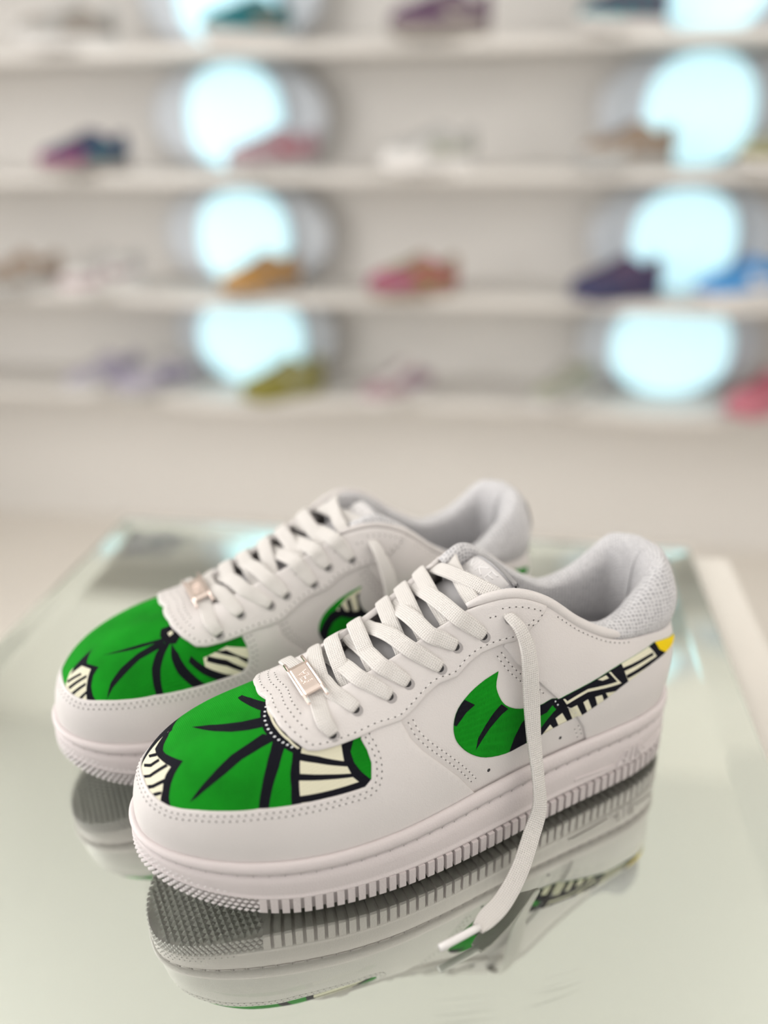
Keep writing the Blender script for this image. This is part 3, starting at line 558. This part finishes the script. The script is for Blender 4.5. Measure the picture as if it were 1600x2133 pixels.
def under_studs(mb, x0, x1, step=3.3):
    for X in np.arange(x0, x1, step * .86):
        a = sigma_of_x(X); b = sigma_of_x(X, True); yl = LAT(np.array(a))[1] - 2.5; ym = MED(np.array(b))[1] + 2.5
        k = int(round(X / (step * .86)))
        for Y in np.arange(ym + (step / 2 if k % 2 else 0), yl, step):
            z = float(zb(X)) + 1.6; r = step * .6
            V = [(X + r, Y, z), (X, Y + r, z), (X - r, Y, z), (X, Y - r, z), (X, Y, z - .9)]
            mb.add(V, [(1, 0, 4), (2, 1, 4), (3, 2, 4), (0, 3, 4)])
def lace_frame(sg, i):
    s, t = EYELETS[i]; return sg * s, t
def strap_from_eyelet(i, sg, kk, tgt, bump, name='lace'):
    s, t = lace_frame(sg, i); E = So(s, t, 2.7); nE = Sn(s, t)
    sk = kk; K = So(sk, 1.0, 2.2); nK = Sn(sk, .97)
    G = So(tgt, 1.0, -1.2); nG = Sn(tgt, .97); Gi = So(tgt - np.sign(tgt) * -.004, .9, -2.2)
    up = nK + nG; up /= np.linalg.norm(up)
    sh = np.array([1.0, 0, 0]) * 0
    P_ = [E - nE * 2.6, E + nE * .5, (E * .5 + K * .5) + nE * 1.1, K + nK * .9, K * .72 + G * .28 + up * (bump + 1.0), K * .45 + G * .55 + up * (bump + .6), K * .18 + G * .82 + up * (bump * .4 - .2), G, Gi]
    U_ = [nE, nE, nE, (nK + up) / 2, up, up, up, (nG + up) / 2, nG]
    W_ = [2.2, 2.9, 3.9, 4.1, 4.2, 4.1, 4.0, 3.8, 3.6]
    return ribbon(name, np.array(P_), np.array(U_), W_, .85, LACE)
def strap_under(s0, s1, bump):
    A = So(s0, 1.0, -1.0); B = So(s1, 1.0, -1.0); nA, nB = Sn(s0, .97), Sn(s1, .97); up = nA + nB; up /= np.linalg.norm(up)
    P_ = [So(s0, .9, -2), A, A * .75 + B * .25 + up * (bump + 1), A * .5 + B * .5 + up * (bump + 1.6), A * .25 + B * .75 + up * (bump + 1), B, So(s1, .9, -2)]
    return ribbon('lace', np.array(P_), np.array([nA, nA, up, up, up, nB, nB]), [3.6, 3.7, 3.8, 3.8, 3.8, 3.7, 3.6], .85, LACE)
KL_ = (.222, .302, .352, .408, .447, .500); GM_ = (.205, .268, .335, .372, .435, .487)      # lateral straps: over the near edge, under the far edge
KM_ = (.243, .302, .360, .425, .466, .510); GL_ = (.195, .268, .340, .398, .440, .482)      # medial straps
LETTERS = {'N': [[(0, 0), (0, 1), (.62, 0), (.62, 1)]], 'I': [[(0, 0), (0, 1)]], 'K': [[(0, 0), (0, 1)], [(.58, 1), (0, .45), (.6, 0)]], 'E': [[(.5, 0), (0, 0), (0, 1), (.5, 1)], [(0, .5), (.42, .5)]],
           'A': [[(0, 0), (.35, 1), (.7, 0)], [(.14, .36), (.56, .36)]], 'R': [[(0, 0), (0, 1), (.4, 1), (.52, .85), (.52, .65), (.4, .5), (0, .5)], [(.28, .5), (.56, 0)]], 'F': [[(0, 0), (0, 1), (.52, 1)], [(0, .52), (.42, .52)]], '1': [[(0, .75), (.2, 1), (.2, 0)]]}
ADV = {'N': .9, 'I': .3, 'K': .85, 'E': .78, 'A': .95, 'R': .85, 'F': .75, '1': .4}
def text_strokes(txt):
    x = 0; o = []
    for ch in txt:
        for l in LETTERS[ch]: o.append([(x + a, b) for a, b in l])
        x += ADV[ch]
    return o, x - .2
def make_sneaker(loc, yaw, mir, prints, dots, sw_lat, sw_med, label, dangle):
    root = empty('sneaker', loc, yaw + math.pi); CX.mir = mir; CX.parent = root
    tag(root, label, 'sneaker', 'pair of white sneakers on the mirror')
    # --- sole
    G = sole_wall(); V, F = grid(G, cu=True); part('midsole', V, [tuple(reversed(f)) for f in F], RUBBER)
    a = np.linspace(0.0, 1, 60); Lr = wall(a, 8.5 + 0 * a, .056 + 0 * a); Mr = wall(-a - 1e-9, 8.5 + 0 * a, .056 + 0 * a)
    Gb = np.stack([Lr * (1 - k) + Mr * k for k in np.linspace(0, 1, 9)], 1); V, F = grid(Gb); part('outsole', V, F, TREADM)
    mb = MB(); pitch = 5.0 / 350
    for sg in (1, -1):
        s = .197
        while s < .925:
            V, F = tooth_block(sg * s, sg * (s + pitch * .665)); mb.add(V, F if sg > 0 else [tuple(reversed(f)) for f in F]); s += pitch
    part('tread', mb.V, mb.F, RUBBER, smooth=False)['kind'] = 'stuff'
    mb = MB(); grip(mb, .197, 9, 2.9, .05, lambda s: .66 - 1.9 * s ** 1.05, 1.42); under_studs(mb, 252, 294)
    part('toe_grip', mb.V, mb.F, GRIPM, smooth=False)['kind'] = 'stuff'
    mb = MB()
    for k in range(3):
        for s in np.arange(.93, 1.0, 3.0 / 350):
            for sg in (1, -1): stud(mb, None, sg * (s + (.0043 if k % 2 else 0)), .06 + k * .075, 1.5, 3)
    part('heel_grip', mb.V, mb.F, GRIPM, smooth=False)['kind'] = 'stuff'
    # stitches sunk in the groove under the lip
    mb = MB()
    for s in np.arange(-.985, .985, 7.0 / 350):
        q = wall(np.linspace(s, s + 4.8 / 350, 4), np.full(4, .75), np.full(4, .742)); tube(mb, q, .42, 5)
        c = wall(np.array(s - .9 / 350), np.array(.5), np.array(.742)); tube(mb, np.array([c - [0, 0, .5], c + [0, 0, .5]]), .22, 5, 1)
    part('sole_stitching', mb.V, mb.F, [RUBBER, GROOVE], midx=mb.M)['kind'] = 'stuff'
    if not mir:
        mb = MB()
        for l in TR['AIR'].values():
            l = resample(np.array(l) * [350, 33], 1.2, False) / [350, 33]; tube(mb, wall(l[:, 0], 0 * l[:, 0] - .1, l[:, 1]), .55, 6)
        part('sole_lettering', mb.V, mb.F, RUBBER)['label'] = 'raised lettering between two thin lines'
    # --- upper
    s = np.linspace(-.9995, .9995, 260); t = np.linspace(-.04, 1, 36); A_, B_ = np.meshgrid(s, t, indexing='ij'); V, F = grid(S(A_, B_))
    part('quarter_shell', V, F, LEATHER, uv=np.stack([A_.ravel() * DS[0], B_.ravel() * DS[1]], -1))
    low = [(x, b - .06) for x, b in CAP_IN[:-4]]
    half = low + [(.362, .33), (.368, .55), (.35, .74), (.2, .76), (.1, .88), (0, .93)]
    fp = half + mirp(half[::-1])[1:-1]
    panel('vamp_fabric', fp, .55, PMATS, prints, [(a, b, .55) for a, b in dots], 'green', gstep=2.2)['label'] = 'green, black and cream printed cotton toe box'
    panel('toe_cap', cap_poly(), 1.35, [LEATHER], base='x', gstep=3.2)
    for sg in (1, -1): panel('heel_panel', heel_poly(sg), 1.25, [LEATHER], base='x', gstep=3.2)
    panel('eyestay', eye_poly(), 2.55, [LEATHER], base='x', gstep=2.8)
    swp = [tuple(x) for x in TR['swoosh']]
    tip = swp.pop(0); swc = smooth_line(swp, 3).tolist(); swp = [tip] + swc
    for sg, pr in ((1, sw_lat), (-1, sw_med)):
        panel('swoosh', [(sg * a, b) for a, b in swp], .5, PMATS, pr, [(sg * a, b, .5) for a, b in TR['SWDOTS']] if sg > 0 else [], 'green', offfn=sw_off, gstep=2.2, skirt=.1)['label'] = 'printed cotton tick emblem'
    # --- stitching
    mb = MB(); full_in = mirp(CAP_IN[:0:-1]) + CAP_IN
    for d in (-2.1, -4.4): stitch(mb, offs(smooth_line(full_in, 3), d), 1.42, 3.0)
    fe = mirp(EY_OUT[:0:-1]) + EY_OUT; fe = [p for p in fe if p[1] < .93]
    stitch(mb, offs(smooth_line(fe, 3), 2.6), 2.62, 3.3)
    fr = [p for p in fe if abs(p[0]) < .215]
    fr2 = [p for p in fe if abs(p[0]) < .16]
    for d in (7.0, 10.5): stitch(mb, offs(smooth_line(fr if d < 9 else fr2, 3), d), 2.62, 2.8)
    for sg in (1, -1):
        for d in (2.6, 5.2):
            stitch(mb, offs(smooth_line([(sg * a, b) for a, b in CAP_R[:-1]], 3), sg * d), 1.42, 3.0)
            stitch(mb, offs(smooth_line([(sg * a, b) for a, b in HEEL_F[:3] + [(.634, .475)]], 3), -sg * d), 1.32, 3.0); stitch(mb, offs(smooth_line([(sg * a, b) for a, b in [(.697, .21), (.704, .141), (.709, .06)]], 3), -sg * d), 1.32, 3.0)
        stitch(mb, [(sg * a, .965) for a in np.linspace(.65, .79, 18)], 1.32, 3.3)
        stitch(mb, [(sg * .628, .95), (sg * .618, .89), (sg * .606, .85)], 2.62, 3.3)
        stitch(mb, [(sg * a, .955) for a in np.linspace(.565, .628, 10)], 2.62, 3.3)
        for i in range(7):
            sm = (EYELETS[i][0] + EYELETS[i + 1][0]) / 2; stitch(mb, [(sg * (sm - .009), .93), (sg * sm, .925), (sg * (sm + .009), .93)], 2.62, 2.6)
    part('stitching', mb.V, mb.F, [HOLE, THREAD], midx=mb.M)['kind'] = 'stuff'
    for sg in (1, -1):
        for i, (a, b) in enumerate(EYELETS):
            mb = MB(); disc(mb, sg * a, b, 2.62, 2.7, 0, sh=(sg * .5, -1.7)); disc(mb, sg * a, b, 2.72, 1.9, 1, sh=(0, -.9)); part('eyelet', mb.V, mb.F if sg > 0 else mb.F, [EYEG, EYEB], midx=mb.M)
        for (a, b) in TR['hole']:
            mb = MB(); disc(mb, sg * a, b, .05, .95, 0); part('vent_hole', mb.V, mb.F, EYEB)
    # --- collar, heel tab, insole, tongue
    ss, Gc = collar_grid(); V, F = grid(Gc); L_ = np.cumsum(np.r_[0, np.linalg.norm(np.diff(Gc[:, 6], axis=0), axis=1)]); W_ = np.cumsum(np.concatenate([np.zeros((len(ss), 1)), np.linalg.norm(np.diff(Gc, axis=1), axis=2)], 1), 1)
    part('collar_lining', V, F, LINING, uv=np.stack([np.repeat(L_, Gc.shape[1]), W_.ravel()], -1))
    for sg in (1, -1):
        sb = np.linspace(.520, .83, 46); Pb = []; rb = []
        for s_ in sb:
            T = S(sg * s_, 1.0); p, n = outline(np.array(sg * s_)); m_ = np.array([-n[0], -n[1], 0]); k = (s_ - .52) / .31; fr_ = 1 if sg > 0 else .7; Pb.append(T + np.array([0, 0, 1.6 + 1.2 * k]) + m_ * (.6 + .6 * k)); rb.append(fr_ * (2.3 + .5 * math.sin(math.pi * k) - 1.4 * max(0, k - .75) / .25 - 1.0 * max(0, .08 - k) / .08))
        Pb = np.array(Pb); Tb = np.gradient(Pb, axis=0); Tb /= np.linalg.norm(Tb, axis=1, keepdims=True); Gt = []
        for p_, t_, r_ in zip(Pb, Tb, rb):
            sd_ = np.cross(t_, [0, 0, 1.]); sd_ /= np.linalg.norm(sd_); u_ = np.cross(sd_, t_); Gt.append([p_ + (sd_ * math.cos(x) + u_ * math.sin(x)) * r_ for x in np.arange(12) * math.tau / 12])
        V, F = grid(np.array(Gt), cv=True); F += [tuple(range(12)), tuple(45 * 12 + i for i in range(11, -1, -1))]; part('collar_binding', V, F, LEATHER)
    rows = []
    for a in np.linspace(-.062, .062, 25):
        s_ = (1 - abs(a) - 1e-4) * (1 if a < 0 else -1); cp = collar_prof(s_); p, n = outline(np.array(s_)); N_ = np.array([n[0], n[1], 0])
        tt = np.linspace(.86, .99, 5); lo_ = So(np.full(5, s_), tt, np.linspace(2.1, 2.0, 5)); w_ = 1 - .25 * (a / .062) ** 2
        rows.append(np.vstack([So(s_, .86, .6)[None], lo_, cp[4:4 + int(9)] + N_ * (1.1 * w_), cp[12:13] + N_ * .1]))
    V, F = grid(np.array(rows)); part('heel_tab', V, F, LEATHER)
    a = np.linspace(.0, 1, 50); Lr = wall(a, 13 + 0 * a, 1.25 + 0 * a); Mr = wall(-a - 1e-9, 13 + 0 * a, 1.25 + 0 * a); Gi = np.stack([Lr * (1 - k) + Mr * k for k in np.linspace(0, 1, 7)], 1); V, F = grid(Gi); part('insole', V, [tuple(reversed(f)) for f in F], INSOLEM)
    tg = tongue_part()
    lg, wg = np.meshgrid(np.linspace(.80, .985, 14), np.linspace(-.8, .84, 16), indexing='ij'); q, n = tongue_xyz(lg, wg, 3.1); q2, _ = tongue_xyz(lg, wg, 2.0)
    V, F = grid(q); nb = len(V); rim = [i * 16 for i in range(14)] + [13 * 16 + j for j in range(1, 16)] + [i * 16 + 15 for i in range(12, -1, -1)] + [j for j in range(14, 0, -1)]
    V = np.vstack([V, q2.reshape(-1, 3)[rim]]); m_ = len(rim); F = [tuple(reversed(f)) for f in F] + [(rim[k], rim[(k + 1) % m_], nb + (k + 1) % m_, nb + k) for k in range(m_)]
    lab = part('tongue_label', V, F, LABELM); lab['label'] = 'satin tongue label with woven lettering'
    mb = MB()
    for txt, l0, hgt, wid in (('NIKE', .905, .06, 1.15), ('AIR', .825, .05, .75)):
        st, tot = text_strokes(txt)
        for l in st:
            l = resample(np.array(l, float), .12, False); ww = (l[:, 0] / tot - .5) * wid * (-1 if mir else 1) + .03; q, n = tongue_xyz(l0 + l[:, 1] * hgt, ww, 3.1); tube(mb, q, .42, 5)
    tl = part('lettering', mb.V, mb.F, LABELT, parent=lab)
    # --- laces
    E1, E2 = So(*EYELETS[0], 2.7), So(-EYELETS[0][0], EYELETS[0][1], 2.7); n1, n2 = Sn(*EYELETS[0]), Sn(-EYELETS[0][0], EYELETS[0][1]); up = np.array([.28, 0, .96])
    k1, k2 = So(.165, .985, 3.6), So(-.165, .985, 3.6); j1, j2 = So(.225, .83, 3.6), So(-.225, .83, 3.6); mid = (k1 + k2) / 2 + up * 1.4
    ribbon('lace', np.array([E1 - n1 * 2.6, E1 + n1 * .6, j1, k1, mid, k2, j2, E2 + n2 * .6, E2 - n2 * 2.6]), np.array([n1, n1, n1, (n1 + up) / 2, up, (n2 + up) / 2, n2, n2, n2]), [2.2, 3, 3.9, 4, 4, 4, 3.9, 3, 2.2], .85, LACE)
    for i in range(1, 7):
        hi, lo = (2.6, .3); la, me_ = (lo, hi) if i <= 3 else (hi, lo)
        strap_from_eyelet(i, 1, KL_[i - 1], -GM_[i - 1], la); strap_from_eyelet(i, -1, -KM_[i - 1], GL_[i - 1], me_)
    strap_under(EYELETS[7][0] - .006, -(EYELETS[6][0] - .004), 4.2); strap_under(-(EYELETS[7][0] - .006), EYELETS[6][0] - .004, 2.2)
    # metal lace tag on the lowest lace
    ax = (k1 - k2); ax /= np.linalg.norm(ax); nrm = up - ax * (up @ ax); nrm /= np.linalg.norm(nrm); sd = np.cross(nrm, ax); c0 = mid + nrm * 1.9 + np.array([0, 1.0, 0])
    hl, hw = 17.0, 5.6
    def at(x, y, z): return c0 + ax * x + sd * y + nrm * z
    mb = MB(); xs = np.linspace(-hl, hl, 17); prof = [(-hw, -.7), (-hw, .1), (-hw + .5, .5), (-hw + 1.3, .35), (-hw + 1.9, .75), (hw - 1.9, .75), (hw - 1.3, .35), (hw - .5, .5), (hw, .1), (hw, -.7)]
    rows = []
    for x in np.linspace(-hl * .66, hl * .66, 11):
        e_ = 1 if abs(x) < hl * .6 else .45; rows.append([at(x, y, z * (e_ if z > 0 else 1)) for y, z in prof])
    V, F = grid(np.array(rows), cv=True); F += [tuple(range(len(prof))), tuple(10 * len(prof) + i for i in range(len(prof) - 1, -1, -1))]; mb.add(V, F)
    for y in (-hw + .9, hw - .9):
        for sgx in (1, -1):
            tube(mb, np.array([at(sgx * hl * .6, y, -.1), at(sgx * hl * .8, y, -.3), at(sgx * hl * .98, y, -.8)]), .85, 8)
    tagm = part('lace_tag', mb.V, mb.F, METAL, smooth=False); tagm['label'] = 'champagne metal lace tag'
    mb = MB(); st, tot = text_strokes('AF1')
    for l in st:
        l = resample(np.array(l, float), .2, False)
        for x_, y_ in l:
            cc = at((x_ / tot - .5) * 8 * (-1 if mir else 1), (y_ - .5) * 4.2 * -1, .8) if False else at((x_ / tot - .5) * 8.5 * (-1 if mir else 1), -(y_ - .5) * 4.4, .85)
            V = [cc + ax * .38, cc + sd * .38, cc - ax * .38, cc - sd * .38, cc + nrm * .4]; mb.add(V, [(0, 1, 4), (1, 2, 4), (2, 3, 4), (3, 0, 4)])
    part('studs', mb.V, mb.F, METAL, parent=tagm, smooth=False)
    # loose lace end hanging from the top eyelet
    for (sg, pts, ups, wid, tip) in dangle:
        e_ = So(sg * EYELETS[7][0], EYELETS[7][1], 2.7); n_ = Sn(sg * EYELETS[7][0], EYELETS[7][1])
        P_ = np.vstack([[e_ - n_ * 2.5], [e_ + n_ * 1.5], pts]); U_ = np.vstack([[n_ + np.array([0, 0, .5])], [n_ + np.array([0, 0, .6])], ups])
        lo_ = ribbon('loose_lace', P_, U_, wid, 1.0, LACE)
        if tip is not None:
            mb = MB(); tube(mb, np.array([np.array(tip[0]) * (1 - k) + np.array(tip[1]) * k for k in np.linspace(0, 1, 6)]), 1.7, 10); part('aglet', mb.V, mb.F, AGLET, parent=lo_)['label'] = 'plastic lace tip'
    CX.mir = False
    return root
near_print = [('black', [(-.044, .47), (-.036, .40), (-.030, .31), (-.028, .18), (-.11, .18), (-.10, .47)])] + [(c, p) for c, p in TR['NEAR']]; sw_near = [('yellow', [(.858, .66), (.848, .95), (.935, .95), (.935, .66)])] + [(c, p) for c, p in TR['SW']]; far_print = [(c, p) for c, p in TR['FAR']]
sw_far_med = [(c, p) for c, p in TR['FSW']]
sw_med_near = [(c, [(-a, b) for a, b in p]) for c, p in sw_near]
sgn = np.array([1, 1, 1.])
D_near = [(1, [(116.5, 35.5, 110.5), (114.6, 39.5, 102), (114.3, 42.5, 90), (114.2, 45, 74.2), (114.2, 49, 54.3), (115.4, 56, 36.6), (117.5, 61, 24), (125, 66, 14.5), (138, 75.5, 6.5), (152, 83.5, 2.6), (163, 87.5, 1.6), (170, 90.2, 1.5)],
           [(0, 1, .6), (0, 1, .3), (.1, 1, .15), (.15, 1, .1), (-.1, 1, .1), (-.25, 1, .25), (-.1, .9, .5), (.1, .75, .75), (.1, .6, .9), (0, .4, 1), (0, .2, 1), (0, .1, 1)],
           [2, 2.6, 3.2, 3.9, 4.2, 4.3, 4.2, 4.0, 4.2, 4.3, 4.3, 4.4, 4.5, 3.0], ((169, 90, 1.75), (190, 91.5, 1.75)))]
D_far = [(-1, [(116.5, -40, 110.5), (114, -45, 100), (112.5, -48, 86), (112, -49.5, 66), (111, -54, 44), (111, -58, 30), (112, -60, 12), (115, -61, 2.5)],
          [(0, -1, .6), (0, -1, .3), (.1, -1, .15), (.1, -1, .1), (-.1, -1, .2), (-.1, -1, .3), (0, -1, .3), (0, -1, .6)],
          [2, 2.6, 3.2, 3.9, 4.2, 4.3, 4.2, 4.0, 4.2, 4.2], None)]
SOLE_LIFT = 0.0005
near_shoe = make_sneaker(Vector((.152203, .427028, SOLE_LIFT)), .45262, False, near_print, TR['DOTS'], sw_near, sw_med_near,
    'white leather sneaker nearest the camera, green printed toe, champagne lace tag, dangling lace', D_near)
far_shoe = make_sneaker(Vector((.0874, .509, SOLE_LIFT)), .4158, True, far_print, [], [], sw_far_med,
    'white leather sneaker behind its mate, slightly blurred, green printed toe', D_far)
# ------------------------------------------------------------------ sneakers on display along the shelves
def low_meshes():
    ms = {}
    def keep(n, V, F, smooth=True):
        me = bpy.data.meshes.new(n); me.from_pydata([tuple(np.asarray(v) * .001) for v in V], [], F); me.materials.append(None)
        me.polygons.foreach_set('use_smooth', [smooth] * len(me.polygons)); me.update(); ms[n] = me
    s = np.linspace(-1, 1, 61)[:-1]
    V, F = grid(np.stack([wall(s, np.full(60, d), np.full(60, f)) for d, f in ((40, .03), (1, 0), (0, .2), (0, .6), (.9, .74), (-.8, .85), (2, 1), (8, .92))], 1), cu=True); keep('sole', V, [tuple(reversed(f)) for f in F])
    s = np.linspace(-.9995, .9995, 70); t = np.linspace(-.04, 1, 12); A_, B_ = np.meshgrid(s, t, indexing='ij'); V, F = grid(S(A_, B_)); keep('upper', V, F)
    ci = np.array(CAP_IN); s = np.linspace(-.42, .42, 50); tc = np.interp(np.abs(s), ci[:16, 0], ci[:16, 1]); V, F = grid(np.stack([So(s, -.03 + (tc + .03) * k, np.full(50, 1.3 if k < 1 else .3)) for k in (0, .4, .8, .97, 1)], 1)); keep('toe_cap', V, F)
    eo = np.array(EY_OUT); s = np.linspace(-.62, .62, 60); te = np.interp(np.abs(s), eo[:, 0], eo[:, 1]); V, F = grid(np.stack([So(s, te + (1 - te) * k, np.full(60, .2 if k == 0 else 2.4)) for k in (0, .06, .5, 1)], 1)); keep('eyestay', V, F)
    ss, Gc = collar_grid(50); V, F = grid(Gc[:, ::2]); keep('collar', V, F)
    l = np.linspace(0, 1, 12); w = np.linspace(-1, 1, 9); Lg, Wg = np.meshgrid(l, w, indexing='ij'); a, _ = tongue_xyz(Lg, Wg, 2.6); b_, _ = tongue_xyz(Lg, Wg[:, ::-1], -2.6); V, F = grid(np.concatenate([a, b_], 1), cv=True); keep('tongue', V, [tuple(reversed(f)) for f in F] + [tuple(11 * 18 + i for i in range(18))])
    mb = MB()
    for i in range(7):
        A1, A2 = So(*EYELETS[i], 2.8), So(-EYELETS[i][0], EYELETS[i][1], 2.8); m_ = (A1 + A2) / 2 + np.array([2, 0, 13.]); q = smooth_line(np.array([A1, A1 * .6 + m_ * .4 + [0, 0, 4], m_, A2 * .6 + m_ * .4 + [0, 0, 4], A2]), 4)
        V = []
        for p in q: V += [p + [3.4, 0, 0], p + [0, 0, 1.0], p - [3.4, 0, 0], p - [0, 0, .8]]
        n = len(q); mb.add(V, [(a * 4 + j, a * 4 + (j + 1) % 4, a * 4 + 4 + (j + 1) % 4, a * 4 + 4 + j) for a in range(n - 1) for j in range(4)])
    keep('laces', mb.V, mb.F)
    swp = np.array([tuple(x) for x in TR['swoosh']]); 
    for sg, nm in ((1, 'emblem'), (-1, 'emblem_m')):
        q = resample(swp * DS, 4); vc, ve, vf, *_ = delaunay_2d_cdt([Vector(p) for p in q], [(i, (i + 1) % len(q)) for i in range(len(q))], [], 1, 1e-4); st = np.array([tuple(v) for v in vc]) / DS
        V = So(sg * st[:, 0], st[:, 1], np.full(len(st), 2.0)); keep(nm, V, [tuple(f) for f in vf])
    return ms
LOW = low_meshes(); LOWM = {}
def flat(c):
    c = tuple(round(x, 3) for x in c)
    if c not in LOWM: LOWM[c] = mat('display_leather', c, .5, bump=('noise', 200, .1, .001))
    return LOWM[c]
WH = (.74, .72, .70)
def display(u, tier, yaw, cols, label, sc=.86, dv=0.0):
    up, cap, eye, emb, sole, lace = cols
    r = empty('display_sneaker', room(u, SH_D - .085 + dv, TIERS[tier]), 0); r.rotation_euler = (0, 0, yaw - AZ); r.scale = (sc,) * 3
    tag(r, label, 'sneaker', 'sneakers on the wall shelves')
    for nm, c in (('sole', sole), ('upper', up), ('toe_cap', cap), ('eyestay', eye), ('collar', WH if eye is WH else eye), ('tongue', up), ('laces', lace), ('emblem', emb), ('emblem_m', emb)):
        o = bpy.data.objects.new(nm.replace('_m', ''), LOW[nm]); COL.objects.link(o); o.parent = r; o.location = (-.14, 0, 0); o.material_slots[0].link = 'OBJECT'; o.material_slots[0].material = flat(c)
    return r
TAUPE = (.30, .27, .24); TEAL = (.005, .16, .19); PURP = (.10, .05, .10); NAVY = (.035, .035, .10); MAG = (.30, .07, .18); GREY = (.42, .42, .41)
BROWN = (.28, .2, .14); ORNG = (.48, .24, .04); OLIVE = (.22, .2, .03); RED = (.34, .06, .10); LAV = (.36, .33, .42); PINK = (.52, .17, .22); MAUVE = (.36, .24, .27); BLUE = (.06, .28, .62); SAGE = (.36, .37, .28)
def D(px, tier, yaw, cols, label, **k):
    # image column -> place along the shelf (the shelf plane is at a fixed distance)
    display(px, tier, yaw, cols, label, **k)
Y1, Y2, Y3 = math.radians(-140), math.radians(-128), math.radians(-155)
DISPLAY = [  # u, tier, yaw, (upper, toe cap, eyestay, emblem, sole, laces), label
 (-1.18, 3, Y1, (TAUPE, GREY, GREY, TAUPE, WH, WH), 'taupe and grey sneaker at the left of the fourth shelf from the bottom'),
 (-.70, 3, Y2, (TEAL, TEAL, TEAL, BROWN, WH, TEAL), 'teal sneaker in front of the left light panel, fourth shelf from the bottom'),
 (-.22, 3, Y3, (PURP, PURP, PURP, TAUPE, TAUPE, PURP), 'dark plum sneaker at the middle of the fourth shelf from the bottom'),
 (.21, 3, Y1, (PURP, TEAL, PURP, TEAL, WH, PURP), 'purple and teal sneaker left of the right light panel, fourth shelf from the bottom'),
 (-1.18, 2, Y2, (NAVY, MAG, NAVY, TEAL, TAUPE, NAVY), 'navy sneaker with magenta toe at the left of the third shelf from the bottom'),
 (-.655, 2, Y1, (MAUVE, MAUVE, MAUVE, RED, GREY, GREY), 'mauve sneaker right of the left light panel, third shelf from the bottom'),
 (-.245, 2, Y3, (GREY, WH, GREY, SAGE, WH, WH), 'pale grey sneaker at the middle of the third shelf from the bottom'),
 (.245, 2, Y3, (BROWN, GREY, BROWN, TAUPE, GREY, BROWN), 'brown sneaker left of the right light panel, third shelf from the bottom'),
 (.60, 2, Y1, (SAGE, OLIVE, SAGE, OLIVE, WH, WH), 'olive sneaker cut off by the right edge, third shelf from the bottom'),
 (-1.44, 1, Y1, (BROWN, TAUPE, BROWN, GREY, GREY, WH), 'brownish sneaker farthest left on the second shelf from the bottom'),
 (-1.18, 1, Y2, (WH, MAUVE, GREY, MAUVE, WH, WH), 'white sneaker with mauve toe on the second shelf from the bottom'),
 (-.71, 1, Y2, (ORNG, ORNG, BROWN, BROWN, TAUPE, ORNG), 'orange sneaker in front of the left light panel, second shelf from the bottom'),
 (-.285, 1, Y3, (RED, MAG, BROWN, OLIVE, BROWN, OLIVE), 'red and olive sneaker at the middle of the second shelf from the bottom'),
 (.25, 1, Y3, (NAVY, NAVY, PURP, PURP, NAVY, NAVY), 'navy and purple sneaker left of the right light panel, second shelf from the bottom'),
 (.56, 1, Y3, (BLUE, BLUE, BLUE, WH, WH, BLUE), 'bright blue sneaker right of the right light panel, second shelf from the bottom'),
 (-1.22, 0, Y2, (LAV, GREY, LAV, LAV, WH, WH), 'lavender sneaker on the lowest shelf, left one of two side by side'),
 (-1.05, 0, Y1, (LAV, LAV, GREY, NAVY, GREY, WH), 'lavender and grey sneaker on the lowest shelf, right one of two side by side'),
 (-.665, 0, Y1, (OLIVE, OLIVE, OLIVE, SAGE, OLIVE, SAGE), 'olive green sneaker in front of the left light panel, lowest shelf'),
 (-.33, 0, Y2, (MAUVE, MAUVE, WH, LAV, WH, WH), 'mauve and white sneaker at the middle of the lowest shelf'),
 (.13, 0, Y2, (SAGE, GREY, SAGE, GREY, WH, WH), 'sage grey sneaker left of the right light panel, lowest shelf'),
 (.66, 0, Y1, (PINK, PINK, RED, PINK, PINK, PINK), 'pink sneaker cut off by the right edge, lowest shelf'),
 (-1.15, 4, Y1, (NAVY, NAVY, GREY, GREY, WH, WH), 'navy sneaker seen only as a reflection at the far edge of the mirror'),
 (-.45, 4, Y2, (BROWN, BROWN, TAUPE, RED, WH, WH), 'brown sneaker seen only as a reflection at the far edge of the mirror'),
]
for u, t, yw, cols, lb in DISPLAY: display(u, t, yw, cols, lb)
